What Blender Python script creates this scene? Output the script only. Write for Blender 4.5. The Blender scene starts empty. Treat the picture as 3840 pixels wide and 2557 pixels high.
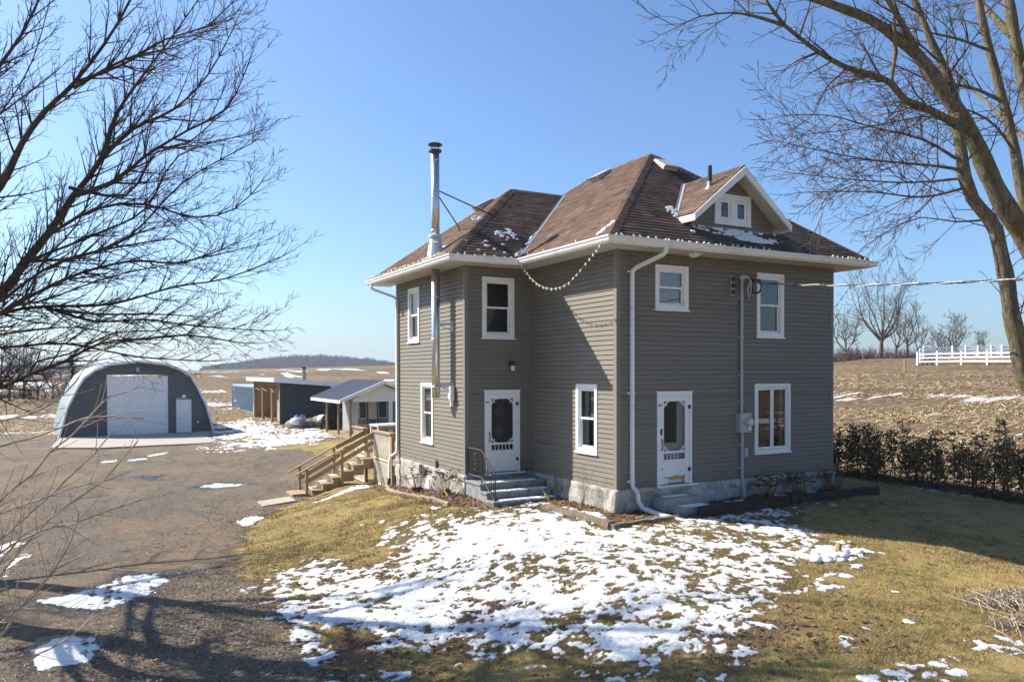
import bpy, math, random
import numpy as np
from mathutils import Vector, Matrix
D=bpy.data; SC=bpy.context.scene; COL=SC.collection
rng=np.random.default_rng(11); random.seed(5)
# ---------------------------------------------------------------- camera, sky, sun, exposure
EXPO=1.02
cam=D.cameras.new('camera'); camo=D.objects.new('camera',cam); COL.objects.link(camo)
YAW,PITCH,ROLL=0.4988,-0.0136,-0.0025
fw=Vector((math.sin(YAW)*math.cos(PITCH),math.cos(YAW)*math.cos(PITCH),math.sin(PITCH)))
rt=fw.cross(Vector((0,0,1))).normalized(); up=rt.cross(fw)
rt,up=(math.cos(ROLL)*rt+math.sin(ROLL)*up,-math.sin(ROLL)*rt+math.cos(ROLL)*up)
CAMLOC=Vector((-10.5544,-14.3621,2.6982))
m=Matrix((rt,up,-fw)).transposed().to_4x4(); m.translation=CAMLOC
camo.matrix_world=m
cam.sensor_width=36; cam.lens=36*2892.03/3840; cam.shift_y=(1434.0-1278.5)/3840
cam.clip_start=0.1; cam.clip_end=6000
SC.camera=camo
SUN=Vector((-0.665,0.747,0)).normalized(); EL=math.radians(38.8)
SUNV=Vector((SUN.x*math.cos(EL),SUN.y*math.cos(EL),math.sin(EL)))
w=D.worlds.new('World'); SC.world=w; w.use_nodes=True
nt=w.node_tree; bg=nt.nodes['Background']
sky=nt.nodes.new('ShaderNodeTexSky'); sky.sky_type='NISHITA'; sky.sun_disc=False
sky.sun_elevation=EL; sky.sun_rotation=math.atan2(SUN.x,SUN.y)
sky.altitude=200; sky.air_density=1.0; sky.dust_density=1.5; sky.ozone_density=3.4
tnt=nt.nodes.new('ShaderNodeMix'); tnt.data_type='RGBA'; tnt.blend_type='MULTIPLY'; tnt.inputs[0].default_value=1; tnt.inputs[7].default_value=(.775,.945,1.12,1); nt.links.new(sky.outputs[0],tnt.inputs[6]); nt.links.new(tnt.outputs[2],bg.inputs[0]); bg.inputs[1].default_value=0.088
sl=D.lights.new('sun','SUN'); sl.energy=5.0; sl.angle=math.radians(0.53); sl.color=(1.0,0.935,0.82)
so=D.objects.new('sun',sl); COL.objects.link(so); so.rotation_euler=SUNV.to_track_quat('Z','Y').to_euler(); so.location=(-30,30,40)
vs=SC.view_settings; vs.view_transform='Standard'; vs.look='None'; vs.exposure=EXPO; vs.gamma=1; vs.use_curve_mapping=False
SC.cycles.max_bounces=6; SC.cycles.transparent_max_bounces=12; SC.cycles.caustics_reflective=False; SC.cycles.caustics_refractive=False
SC.cycles.use_denoising=True

# ---------------------------------------------------------------- helpers
LOC={}
class MB:
    def __init__(s): s.v=[]; s.f=[]; s.t=[]
    def add(s,vs,fs,tint=None):
        n=len(s.v); s.v+= [tuple(p) for p in vs]
        for f in fs: s.f.append(tuple(i+n for i in f)); s.t.append(0.5 if tint is None else tint)
    def box(s,a,b,tint=None):
        x0,y0,z0=a; x1,y1,z1=b
        s.hexa([(x0,y0,z0),(x1,y0,z0),(x1,y1,z0),(x0,y1,z0),(x0,y0,z1),(x1,y0,z1),(x1,y1,z1),(x0,y1,z1)],tint)
    def hexa(s,c,tint=None):
        s.add(c,[(0,3,2,1),(4,5,6,7),(0,1,5,4),(1,2,6,5),(2,3,7,6),(3,0,4,7)],tint)
    def beam(s,p,q,w,h,upv=(0,0,1),tint=None):
        p=Vector(p); q=Vector(q); d=(q-p).normalized(); u=Vector(upv)
        r=d.cross(u)
        if r.length<1e-4: r=d.cross(Vector((1,0,0)))
        r.normalize(); u=r.cross(d)
        r=r*w/2; u=u*h/2
        s.hexa([p-r-u,p+r-u,q+r-u,q-r-u,p-r+u,p+r+u,q+r+u,q-r+u],tint)
    def tube(s,pts,rad,n=8,caps=True,tint=None):
        pts=[Vector(p) for p in pts]; k=len(pts)
        if not hasattr(rad,'__len__'): rad=[rad]*k
        rings=[]; prev=None
        for i,p in enumerate(pts):
            d=(pts[min(i+1,k-1)]-pts[max(i-1,0)]).normalized()
            if prev is None:
                a=d.cross(Vector((0,0,1)))
                if a.length<1e-3: a=d.cross(Vector((1,0,0)))
            else: a=prev-d*prev.dot(d)
            a.normalize(); prev=a; b=d.cross(a)
            rings.append([p+(a*math.cos(2*math.pi*j/n)+b*math.sin(2*math.pi*j/n))*rad[i] for j in range(n)])
        vs=[q for r in rings for q in r]; fs=[]
        for i in range(k-1):
            for j in range(n):
                fs.append((i*n+j,i*n+(j+1)%n,(i+1)*n+(j+1)%n,(i+1)*n+j))
        if caps: fs.append(tuple(range(n-1,-1,-1))); fs.append(tuple((k-1)*n+j for j in range(n)))
        s.add(vs,fs,tint)
    def lathe(s,c,prof,n=16,tint=None):
        vs=[];fs=[]
        for (r,z) in prof:
            for j in range(n):
                a=2*math.pi*j/n; vs.append((c[0]+r*math.cos(a),c[1]+r*math.sin(a),c[2]+z))
        for i in range(len(prof)-1):
            for j in range(n): fs.append((i*n+j,i*n+(j+1)%n,(i+1)*n+(j+1)%n,(i+1)*n+j))
        fs.append(tuple(range(n-1,-1,-1))); fs.append(tuple((len(prof)-1)*n+j for j in range(n)))
        s.add(vs,fs,tint)
    def lbox(s,fr,u0,u1,z0,z1,n0,n1,tint=None):
        P=fr.p
        c=[P(u0,z0,n1),P(u1,z0,n1),P(u1,z0,n0),P(u0,z0,n0),P(u0,z1,n1),P(u1,z1,n1),P(u1,z1,n0),P(u0,z1,n0)]
        s.hexa(c,tint)
    def build(s,name,mat,parent=None,loc=(0,0,0),smooth=False):
        if parent is not None: loc=LOC[parent.name]
        me=D.meshes.new(name); L=Vector(loc)
        me.from_pydata([(v[0]-L.x,v[1]-L.y,v[2]-L.z) for v in s.v],[],s.f)
        at=me.attributes.new('tint','FLOAT','FACE'); at.data.foreach_set('value',np.array(s.t,dtype=np.float32))
        if smooth: me.polygons.foreach_set('use_smooth',[True]*len(me.polygons))
        me.materials.append(mat); me.update()
        return link(name,me,parent,loc)
def link(name,me,parent,loc):
    o=D.objects.new(name,me); COL.objects.link(o)
    if parent is not None: o.parent=parent
    else: o.location=loc
    LOC[o.name]=tuple(loc)
    return o
def tag(o,label=None,cat=None,group=None,kind=None):
    if label: o['label']=label
    if cat: o['category']=cat
    if group: o['group']=group
    if kind: o['kind']=kind
    return o
def thing(name,label,cat,loc,group=None):
    o=D.objects.new(name,None); COL.objects.link(o); o.location=loc; o.empty_display_size=0.2
    LOC[o.name]=tuple(loc); return tag(o,label,cat,group)
class Fr:
    def __init__(s,o,U,N): s.o=Vector(o); s.U=Vector(U); s.N=Vector(N)
    def p(s,u,z,n): return s.o+s.U*u+s.N*n+Vector((0,0,z))
def npmesh(name,V,F,mat,parent=None,loc=(0,0,0),attrs=None,smooth=False,dom='POINT'):
    """V (n,3), F (m,k) with constant k"""
    if parent is not None: loc=LOC[parent.name]
    V=np.asarray(V,dtype=np.float32)-np.array(loc,dtype=np.float32); F=np.asarray(F,dtype=np.int32)
    me=D.meshes.new(name); me.vertices.add(len(V)); me.vertices.foreach_set('co',V.ravel())
    k=F.shape[1]; me.loops.add(F.size); me.loops.foreach_set('vertex_index',F.ravel())
    me.polygons.add(len(F)); me.polygons.foreach_set('loop_start',np.arange(0,F.size,k,dtype=np.int32))
    me.update(calc_edges=True)
    if smooth: me.polygons.foreach_set('use_smooth',np.ones(len(F),dtype=bool))
    for nme,arr in (attrs or {}).items():
        a=me.attributes.new(nme,'FLOAT',dom); a.data.foreach_set('value',np.asarray(arr,dtype=np.float32))
    me.materials.append(mat); me.validate()
    return link(name,me,parent,loc)
# numpy noise
_perm=np.random.default_rng(3).random((256,256)).astype(np.float64)
def vnoise(x,y):
    xi=np.floor(x).astype(int); yi=np.floor(y).astype(int); fx=x-xi; fy=y-yi
    fx=fx*fx*(3-2*fx); fy=fy*fy*(3-2*fy)
    g=lambda a,b:_perm[a&255,b&255]
    return ((g(xi,yi)*(1-fx)+g(xi+1,yi)*fx)*(1-fy)+(g(xi,yi+1)*(1-fx)+g(xi+1,yi+1)*fx)*fy)*2-1
def fbm(x,y,o=4,p=0.5):
    a=1.0;t=0;s=0
    for i in range(o):
        t=t+a*vnoise(x*2**i+17.3*i,y*2**i+5.1*i); s+=a; a*=p
    return t/s*1.6
def sm(t):
    t=np.clip(t,0,1); return t*t*(3-2*t)
def polysd(x,y,P):
    P=np.array(P); d=np.full(x.shape,1e9); ins=np.zeros(x.shape,bool)
    for i in range(len(P)):
        a=P[i]; b=P[(i+1)%len(P)]; e=b-a
        t=np.clip(((x-a[0])*e[0]+(y-a[1])*e[1])/max(e@e,1e-9),0,1)
        d=np.minimum(d,np.hypot(x-a[0]-t*e[0],y-a[1]-t*e[1]))
        c=((a[1]>y)!=(b[1]>y))
        with np.errstate(divide='ignore',invalid='ignore'):
            xx=(b[0]-a[0])*(y-a[1])/(b[1]-a[1]+1e-12)+a[0]
        ins^= c&(x<xx)
    return np.where(ins,d,-d)
# ---------------------------------------------------------------- material helpers
def newmat(name,base=(.5,.5,.5),rough=.8,spec=.3,metal=0):
    m=D.materials.new(name); m.use_nodes=True; b=m.node_tree.nodes['Principled BSDF']
    b.inputs['Base Color'].default_value=(*base,1); b.inputs['Roughness'].default_value=rough
    b.inputs['Specular IOR Level'].default_value=spec; b.inputs['Metallic'].default_value=metal
    return m
class G:
    def __init__(s,m): s.nt=m.node_tree; s.b=s.nt.nodes['Principled BSDF']; s.pos=None
    def n(s,t,**k):
        x=s.nt.nodes.new(t)
        for a,b in k.items(): setattr(x,a,b)
        return x
    def set(s,sock,v):
        if isinstance(v,bpy.types.NodeSocket): s.nt.links.new(v,sock)
        elif isinstance(v,tuple) and len(v)==3 and sock.type=='RGBA': sock.default_value=(*v,1)
        else: sock.default_value=v
    def P(s,scale=None,rot=None):
        if s.pos is None: s.pos=s.n('ShaderNodeNewGeometry').outputs['Position']
        if scale is None: return s.pos
        mp=s.n('ShaderNodeMapping'); s.set(mp.inputs[0],s.pos); mp.inputs['Scale'].default_value=scale
        if rot: mp.inputs['Rotation'].default_value=rot
        return mp.outputs[0]
    def noise(s,scale,detail=4,rough=.6,vec=None,dist=0):
        x=s.n('ShaderNodeTexNoise'); s.set(x.inputs['Vector'],vec or s.P()); x.inputs['Scale'].default_value=scale
        x.inputs['Detail'].default_value=detail; x.inputs['Roughness'].default_value=rough; x.inputs['Distortion'].default_value=dist
        return x.outputs['Fac']
    def voro(s,scale,vec=None,feat='F1',out='Distance'):
        x=s.n('ShaderNodeTexVoronoi',feature=feat); s.set(x.inputs['Vector'],vec or s.P()); x.inputs['Scale'].default_value=scale
        return x.outputs[out]
    def ramp(s,f,stops):
        x=s.n('ShaderNodeValToRGB'); s.set(x.inputs[0],f); cr=x.color_ramp
        while len(cr.elements)<len(stops): cr.elements.new(0.5)
        for e,(p,c) in zip(cr.elements,stops):
            e.position=p; e.color=(*c,1) if isinstance(c,tuple) else (c,c,c,1)
        return x.outputs[0]
    def mix(s,f,a,b):
        x=s.n('ShaderNodeMix',data_type='RGBA'); s.set(x.inputs[0],f); s.set(x.inputs[6],a); s.set(x.inputs[7],b); return x.outputs[2]
    def mul(s,a,b):
        x=s.n('ShaderNodeMix',data_type='RGBA',blend_type='MULTIPLY'); x.inputs[0].default_value=1; s.set(x.inputs[6],a); s.set(x.inputs[7],b); return x.outputs[2]
    def math(s,op,a,b=0.0,c=None):
        x=s.n('ShaderNodeMath',operation=op); s.set(x.inputs[0],a); s.set(x.inputs[1],b)
        if c is not None: s.set(x.inputs[2],c)
        return x.outputs[0]
    def attr(s,name):
        x=s.n('ShaderNodeAttribute'); x.attribute_name=name; return x.outputs['Fac']
    def mr(s,v,a,b,c=0.0,d=1.0):
        x=s.n('ShaderNodeMapRange'); x.interpolation_type='SMOOTHSTEP'
        for i,q in enumerate((v,a,b,c,d)): s.set(x.inputs[i],q)
        return x.outputs[0]
    def bump(s,h,strength=.5,dist=.02):
        x=s.n('ShaderNodeBump'); x.inputs['Strength'].default_value=strength; x.inputs['Distance'].default_value=dist
        s.set(x.inputs['Height'],h); s.nt.links.new(x.outputs[0],s.b.inputs['Normal'])
    def col(s,c): s.set(s.b.inputs['Base Color'],c)
    def rough(s,c): s.set(s.b.inputs['Roughness'],c)
def noisy(name,base,var=.25,scale=6,rough=.8,spec=.3,bump=0,bscale=40,metal=0,dirt=None,dscale=2):
    m=newmat(name,base,rough,spec,metal); g=G(m)
    f=g.noise(scale,5,.65)
    lo=tuple(max(0,c*(1-var)) for c in base); hi=tuple(min(1,c*(1+var)) for c in base)
    c=g.ramp(f,[(.3,lo),(.7,hi)])
    if dirt is not None: c=g.mix(g.mr(g.noise(dscale,6,.7),.52,.75,0.,.8),c,dirt)
    g.col(c)
    if bump: g.bump(g.noise(bscale,4,.6),bump,.01)
    return m
M={}
M['siding']=newmat('vinyl siding',(.245,.215,.175),.55,.25)
g=G(M['siding']); t=g.attr('tint')
c=g.mix(g.noise(1.1,5,.65),(.168,.149,.120),(.198,.177,.144)); c=g.mul(c,g.ramp(t,[(0,.92),(1,1.05)])); c=g.mul(c,g.ramp(g.noise(140,2,.5),[(.3,.95),(.7,1.03)])); sz=g.n('ShaderNodeSeparateXYZ'); g.set(sz.inputs[0],g.P()); dz=g.math('MULTIPLY',g.mr(sz.outputs[2],.75,-.05),g.mr(g.noise(4,6,.7),.42,.68)); c=g.mix(g.math('MULTIPLY',dz,.55),c,(.13,.10,.07)); st=g.mr(g.noise(1.0,5,.65,g.P((5,5,.35))),.58,.75,0,.28); c=g.mix(st,c,(.14,.125,.10)); g.col(c)
M['trimtan']=noisy('tan trim',(.19,.172,.14),.06,8,.55)
M['white']=noisy('white paint',(.78,.78,.77),.04,3,.45,.4,dirt=(.62,.61,.58),dscale=1.4)
M['oldwhite']=newmat('peeling white paint',(.76,.76,.75),.6,.3)
g=G(M['oldwhite']); n1=g.noise(9,8,.75); n2=g.noise(1.7,3,.5)
pk=g.mr(g.math('ADD',n1,g.math('MULTIPLY',n2,.5)),.93,.97)
c=g.mix(g.noise(5,5,.6),(.70,.70,.69),(.8,.8,.79)); c=g.mix(pk,c,(.30,.22,.15)); g.col(c); g.bump(n1,.25,.004)
M['gutter']=noisy('white aluminium',(.74,.74,.72),.05,2,.35,.5,dirt=(.5,.49,.46),dscale=3)
M['soffit']=newmat('soffit',(.50,.475,.42),.6,.3)
M['glass']=D.materials.new('window glass'); M['glass'].use_nodes=True; gn=M['glass'].node_tree; gn.nodes.remove(gn.nodes['Principled BSDF'])
a_=gn.nodes.new('ShaderNodeBsdfTransparent'); a_.inputs[0].default_value=(.93,.96,.95,1); b_=gn.nodes.new('ShaderNodeBsdfGlossy'); b_.inputs['Roughness'].default_value=.0; fr_=gn.nodes.new('ShaderNodeFresnel'); fr_.inputs[0].default_value=1.9
mx=gn.nodes.new('ShaderNodeMixShader'); gn.links.new(fr_.outputs[0],mx.inputs[0]); gn.links.new(a_.outputs[0],mx.inputs[1]); gn.links.new(b_.outputs[0],mx.inputs[2]); gn.links.new(mx.outputs[0],gn.nodes['Material Output'].inputs[0])
M['screen']=D.materials.new('door screen'); M['screen'].use_nodes=True; gn=M['screen'].node_tree
pb=gn.nodes['Principled BSDF']; pb.inputs['Base Color'].default_value=(.03,.03,.032,1); pb.inputs['Alpha'].default_value=.5; pb.inputs['Roughness'].default_value=.7
M['interior']=newmat('interior plaster',(.42,.40,.36),.9)
M['blind']=newmat('window blind',(.55,.57,.56),.8)
M['dark']=newmat('dark interior',(.03,.028,.025),.8)
M['black']=noisy('black metal',(.025,.025,.027),.2,20,.45,.5)
M['shingle']=newmat('asphalt shingles',(.16,.095,.065),.92,.15)
g=G(M['shingle']); t=g.attr('tint')
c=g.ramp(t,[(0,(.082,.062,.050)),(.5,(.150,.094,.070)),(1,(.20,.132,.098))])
c=g.mul(c,g.ramp(g.noise(260,3,.7),[(.25,.72),(.75,1.25)])); c=g.mul(c,g.ramp(g.noise(.55,4,.6),[(.3,.82),(.7,1.12)]))
c=g.mul(c,g.ramp(g.noise(1,5,.65,g.P((3.0,3.0,.6))),[(.35,.8),(.6,1.08)]))
mo=g.attr('moss'); mf=g.math('MULTIPLY',mo,g.mr(g.noise(13,6,.75),.45,.62)); c=g.mix(mf,c,g.ramp(g.noise(60,3,.6),[(.35,(.04,.04,.018)),(.55,(.17,.155,.06)),(.72,(.46,.42,.26))]))
g.col(c); g.bump(g.noise(220,3,.7),.5,.006)
M['flash']=newmat('galvanised flashing',(.30,.31,.33),.5,.4,.3)
M['ventgrey']=noisy('grey vent',(.42,.40,.38),.08,10,.5,.4)
M['steel']=newmat('stainless flue',(.60,.62,.66),.3,.5,.9)
g=G(M['steel']); g.rough(g.ramp(g.noise(3,4,.6,g.P((6,6,1))),[(.3,.22),(.7,.38)]))
M['galv']=noisy('galvanised grey',(.38,.40,.40),.08,7,.5,.5,metal=.3)
M['pvc']=noisy('grey conduit',(.36,.38,.41),.05,7,.5,.4)
M['found']=newmat('parged stone',(.5,.48,.44),.9,.2)
g=G(M['found']); n1=g.noise(2.2,7,.7); n2=g.noise(6,8,.75); 
c=g.ramp(n1,[(.3,(.13,.11,.09)),(.44,(.38,.36,.32)),(.62,(.60,.585,.55)),(.8,(.45,.38,.29))]); c=g.mix(g.mr(n2,.6,.72),c,(.22,.195,.165)); c=g.mix(g.mr(g.noise(3.1,4,.5),.58,.7),c,(.40,.33,.26)); g.col(c); g.bump(g.math('ADD',n1,n2),1.0,.09)
M['conc']=noisy('concrete',(.34,.32,.29),.18,3,.85,.25,.3,60,dirt=(.2,.18,.15),dscale=3)
M['pad']=noisy('concrete pad',(.37,.33,.275),.10,1.2,.85,.25,.2,40,dirt=(.36,.31,.25),dscale=.8)
M['block']=newmat('grey painted block',(.24,.25,.26),.75,.3)
g=G(M['block']); n1=g.noise(5,7,.7); g.col(g.ramp(n1,[(.3,(.13,.135,.135)),(.55,(.25,.26,.27)),(.75,(.33,.345,.36))])); g.bump(n1,.3,.01)
M['wood']=newmat('weathered pressure treated wood',(.3,.21,.12),.8,.2)
g=G(M['wood']); n1=g.noise(4,6,.7,g.P((1,6,6))); g.col(g.mul(g.ramp(n1,[(.25,(.17,.115,.065)),(.5,(.33,.235,.135)),(.75,(.45,.34,.215))]),g.ramp(g.attr('tint'),[(0,.75),(1,1.2)]))); g.bump(g.noise(30,4,.7),.3,.006)
M['oldwood']=newmat('grey mossy timber',(.2,.16,.12),.9,.15)
g=G(M['oldwood']); n1=g.noise(3.5,7,.75,g.P((1.5,5,6))); c=g.ramp(n1,[(.28,(.07,.05,.035)),(.5,(.19,.15,.115)),(.72,(.30,.26,.21))]); c=g.mix(g.mr(g.noise(2.3,4,.6),.55,.7,0,.7),c,(.11,.115,.03)); g.col(c); g.bump(n1,.6,.02)
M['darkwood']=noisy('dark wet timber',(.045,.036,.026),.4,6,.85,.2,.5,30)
M['lattice']=noisy('cream lattice paint',(.66,.61,.53),.1,6,.7,.25,dirt=(.4,.33,.24),dscale=3)
M['bulb']=newmat('cream plastic bulb',(.82,.76,.55),.35,.5)
M['wire']=newmat('dark wire',(.03,.04,.03),.6)
M['whitewire']=newmat('grey wire',(.5,.5,.48),.6)
M['yellow']=newmat('yellow plastic',(.7,.5,.08),.5)
M['bark_dark']=newmat('dark bark',(.07,.055,.045),.95,.1)
g=G(M['bark_dark']); g.col(g.ramp(g.noise(9,6,.7),[(.3,(.045,.034,.027)),(.7,(.115,.088,.068))]))
M['bark']=newmat('grey green maple bark',(.2,.17,.12),.95,.1)
g=G(M['bark']); n1=g.noise(7,7,.75,g.P((2.2,2.2,.5))); c=g.ramp(n1,[(.3,(.045,.036,.028)),(.48,(.15,.123,.09)),(.72,(.30,.26,.20))]); c=g.mix(g.mr(g.noise(1.3,5,.65),.5,.66,0,.75),c,(.155,.14,.04)); g.col(c); g.bump(n1,1,.05)
M['twig_red']=newmat('reddish twigs',(.10,.07,.058),.9,.1)
M['twig_light']=newmat('pale grey twigs',(.30,.245,.19),.8,.2)
g=G(M['twig_light']); g.col(g.ramp(g.noise(14,5,.7),[(.3,(.24,.185,.135)),(.7,(.55,.45,.35))]))
M['twig_far']=newmat('distant bark',(.10,.08,.065),.95,.1)
M['cedar']=newmat('cedar foliage',(.06,.07,.03),.8,.1)
g=G(M['cedar']); g.col(g.ramp(g.attr('tint'),[(0,(.085,.068,.034)),(.5,(.19,.145,.065)),(1,(.42,.30,.15))]))
M['dead']=newmat('dry plant',(.16,.09,.06),.9,.1)
g=G(M['dead']); g.col(g.ramp(g.attr('tint'),[(0,(.07,.04,.028)),(.6,(.17,.10,.065)),(1,(.34,.23,.14))]))
M['straw']=newmat('corn straw',(.5,.38,.22),.8,.2)
g=G(M['straw']); g.col(g.ramp(g.attr('tint'),[(0,(.25,.165,.085)),(.5,(.48,.36,.2)),(1,(.66,.54,.35))]))
M['grass']=newmat('lawn grass',(.2,.17,.07),.8,.15)
g=G(M['grass']); g.col(g.ramp(g.attr('tint'),[(0,(.12,.085,.045)),(.25,(.31,.225,.095)),(.68,(.47,.35,.165)),(.84,(.21,.185,.07)),(1,(.14,.15,.045))]))
M['snow']=newmat('snow',(.76,.78,.81),.6,.3)
M['rock']=noisy('boulder',(.30,.235,.175),.35,4,.9,.2,.6,12,dirt=(.16,.12,.09),dscale=3)
M['osb']=noisy('osb board',(.50,.29,.11),.3,9,.8,.2)
M['charcoal']=newmat('charcoal steel',(.04,.043,.05),.5,.4)
M['qsiding']=noisy('grey metal siding',(.085,.09,.097),.08,2,.5,.4)
M['qarch']=noisy('galvalume arch',(.24,.27,.30),.06,1.5,.4,.5)
M['bluesteel']=newmat('blue container steel',(.12,.24,.30),.6,.4)
g=G(M['bluesteel']); nb=g.noise(.9,3,.55,g.P((1,.55,1.0)),dist=.8); g.col(g.mix(g.mr(nb,.60,.66),g.ramp(g.noise(2,6,.7),[(.3,(.09,.155,.21)),(.7,(.15,.24,.32))]),(.62,.68,.72)))
M['blueroof']=noisy('blue grey metal roof',(.115,.12,.165),.08,3,.4,.5)
M['shedgrey']=noisy('grey lap siding',(.30,.31,.33),.08,2,.6,.3)
M['bluetrim']=newmat('slate blue trim',(.10,.13,.18),.5,.4)
M['bluetarp']=noisy('blue tarp',(.12,.30,.62),.2,5,.5,.4)
M['woods']=newmat('far woods',(.10,.085,.09),.95,.05)
g=G(M['woods']); g.col(g.ramp(g.attr('tint'),[(0,(.10,.085,.095)),(.8,(.18,.15,.16)),(1,(.06,.07,.055))]))
M['conifer']=newmat('conifer needles',(.035,.05,.025),.9,.1)
M['brush']=newmat('far brush',(.13,.09,.085),.95,.05)
# ---------------------------------------------------------------- ground
W,D1,PR,D2=7.26,4.02,1.94,5.13; DY=D1+D2; H=5.5
def rdist(x,y,x0,x1,y0,y1):
    return np.hypot(np.maximum(np.maximum(x0-x,x-x1),0),np.maximum(np.maximum(y0-y,y-y1),0))
def zg(x,y):
    x=np.asarray(x,float); y=np.asarray(y,float)
    d=np.minimum(rdist(x,y,0,W,0,DY),rdist(x,y,-PR,1,D1,DY))
    z=-0.5-0.066*np.minimum(d,8.5); tl=sm((-2.2-x)/(5.0-3.0*sm((y-7)/4.0)))
    z=z-0.085*np.clip(y-4.0,0,6)*sm((0.5-x)/2.0)*(1-tl)
    z=z*(1-tl)+(-1.4)*tl
    tb=sm((y-11)/8.0); z=z*(1-tb)+(-1.05-0.40*sm((3-x)/10.0))*tb
    rx=x-12.5
    rise=0.096*np.where(rx>0,rx*rx/(rx+4.0),0)
    rise=np.minimum(rise,5.2+0.012*np.maximum(rx-62,0))*(1-0.55*sm((y-45)/90.0))
    yy=np.clip(y-52,0,115)
    return z+np.minimum(rise,9)+0.042*yy*yy/(yy+40)
def Z(x,y): return float(zg(np.array([x]),np.array([y]))[0])
MAIN=[(-3.24,2.75),(-4.38,2.8),(-5.05,1.98),(-5.0,0.44),(-5.74,0.96),(-5.91,1.65),(-6.13,2.58),(-7.19,2.0),(-7.66,1.42),(-7.85,0.72),(-7.9,-1.43),(-7.21,-2.06),(-6.67,-2.42),(-6.68,-3.1),(-6.36,-3.55),(-5.77,-4.56),(-5.25,-5.49),(-4.71,-6.24),(-4.2,-6.48),(-3.72,-6.43),(-3.02,-6.34),(-1.63,-6.06),(-0.09,-5.47),(0.87,-4.56),(1.35,-3.52),(1.37,-2.45),(0.93,-1.14),(0.21,-1.27),(-0.89,-1.33),(-1.1,1.5),(-0.6,2.0),(-2.38,2.36)]
SHADE=[(0.79,-1.2),(2.68,-1.0),(4.66,-0.9),(7.67,-.9),(6.18,-1.2),(4.2,-1.8),(3.13,-2.5),(2.5,-3.6),(2.61,-4.71),(1.71,-4.93),(1.71,-3.84),(1.3,-2.31)]
STRIP=[(-7.82,-1.96),(-7.63,-2.07),(-7.52,-3.22),(-7.61,-4.4),(-7.92,-4.23),(-7.94,-3.37)]
BLOBS=[[(-11.35,1.72),(-10.53,2.38),(-9.98,2.97),(-9.34,3.0),(-9.33,2.24),(-9.76,1.29),(-10.4,0.62),(-10.66,0.57)],
[(-11.33,-1.11),(-11.07,-0.62),(-10.51,-0.82),(-10.48,-1.37),(-10.7,-1.94),(-11.07,-2.01),(-11.22,-2.06)],
[(-7.14,7.84),(-6.6,8.65),(-6.09,8.44),(-6.49,7.63),(-7.09,6.8),(-7.19,7.19)],
[(-7.34,15.6),(-6.42,16.25),(-5.56,15.07),(-6.65,14.9)],
[(-10.34,26.48),(-9.52,27.03),(-9.5,26.4),(-10.26,25.84)],[(-9.12,26.6),(-8.28,27.19),(-8.32,26.56),(-8.99,26.11)],[(-8.21,28.5),(-7.16,29.6),(-7.24,28.65),(-8.05,27.95)],
[(-12.27,4.84),(-11.98,6.21),(-11.88,5.92),(-12.12,3.98)],[(-13,6.5),(-12.2,8.2),(-12.0,7.6),(-12.5,5.9)],
[(-4.96,9.0),(-4.04,9.6),(-2.55,11.2),(-2.2,11.3),(-2.36,10.27),(-4.28,8.7)]]
SHEDS=[(-2.35,49.08),(0.51,52.76),(1.43,43.5),(2.95,37.11),(2.03,31.59),(-0.46,27.76),(-2.98,27.64),(-4.21,29.66),(-3.55,38.82)]
BED=[[(-0.95,1.3),(-0.5,1.35),(-0.3,0.2),(-0.6,-0.45),(-0.95,-0.2)],[(1.0,-1.0),(2.3,-1.0),(2.3,-0.75),(1.2,-.75)],[(2.2,-0.98),(3.95,-0.95),(3.9,-.1),(2.3,-.15)],[(4.6,-.95),(5.3,-.95),(5.2,-.1),(4.75,-.1)],[(5.85,-.95),(6.5,-.9),(6.4,0.0),(5.95,0.0)]]
SPOTS=[(-2.04,-6.5),(-1.89,-6.71),(-3.1,-6.48),(-2.88,-6.67),(-2.99,-6.92),(-3.24,-7.08),(-3.49,-7.02),(-3.71,-7.22),(-3.99,-7.15),(-3.74,-5.93),(-1.53,-7.34),(-0.9,-7.16),(-0.05,-7.26),(0.35,-5.3),(0.17,-5.64),(1.01,-6.28),(0.92,-5.2),(1.54,-5.17),(0.12,-8.25),(0.58,-8.22),(0.22,-8.56),(-1.48,-8.33),(-1.82,-8.32),(-2.25,-8.32),(-1.66,-8.62),(-1.06,-8.59),(-1.05,-8.33),(-0.8,-8.31),(-1.72,-7.89),(2.28,-4.66),(1.94,-4.27),(2.53,-4.03),(-4.39,3.66),(-4.79,3.9),(-3.08,3.31),(-6.77,-3.47),(-7.1,-4.48),(-6.67,-4.56),(-6.9,-4.51),(-1.3,-7.4),(-.7,-7.3)]
SPOTR=[.12,.06,.2,.16,.13,.12,.06,.10,.12,.2,.16,.09,.1,.1,.24,.1,.22,.2,.2,.18,.22,.2,.2,.22,.22,.12,.1,.12,.05,.3,.4,.3,.14,.05,.1,.2,.3,.14,.2,.06,.05]
GRAV=[(-7.7,-6.2),(-7.66,-4.37),(-7.95,-2.44),(-8.0,-1.43),(-7.9,0.87),(-7.65,3.11),(-7.25,6.58),(-6.83,8.34),(-5.3,9.3),(-4.4,10.6),(-3.6,13.8),(-2.0,16.92),(-1.15,21.13),(-1.37,24.85),(-2.1,26.53),(-3.65,31.91),(-2.77,37.74),(-3.2,41.5),(-12.4,42.5),(-14.5,47),(-20,49),(-24,30),(-22,10),(-19,-4),(-14,-12),(-9,-14)]
LAWN2=[(-3.3,14.2),(-1.9,16.92),(-1.1,21.13),(-1.0,24),(2.5,27),(14,27),(12,11),(-2,11)]
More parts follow.
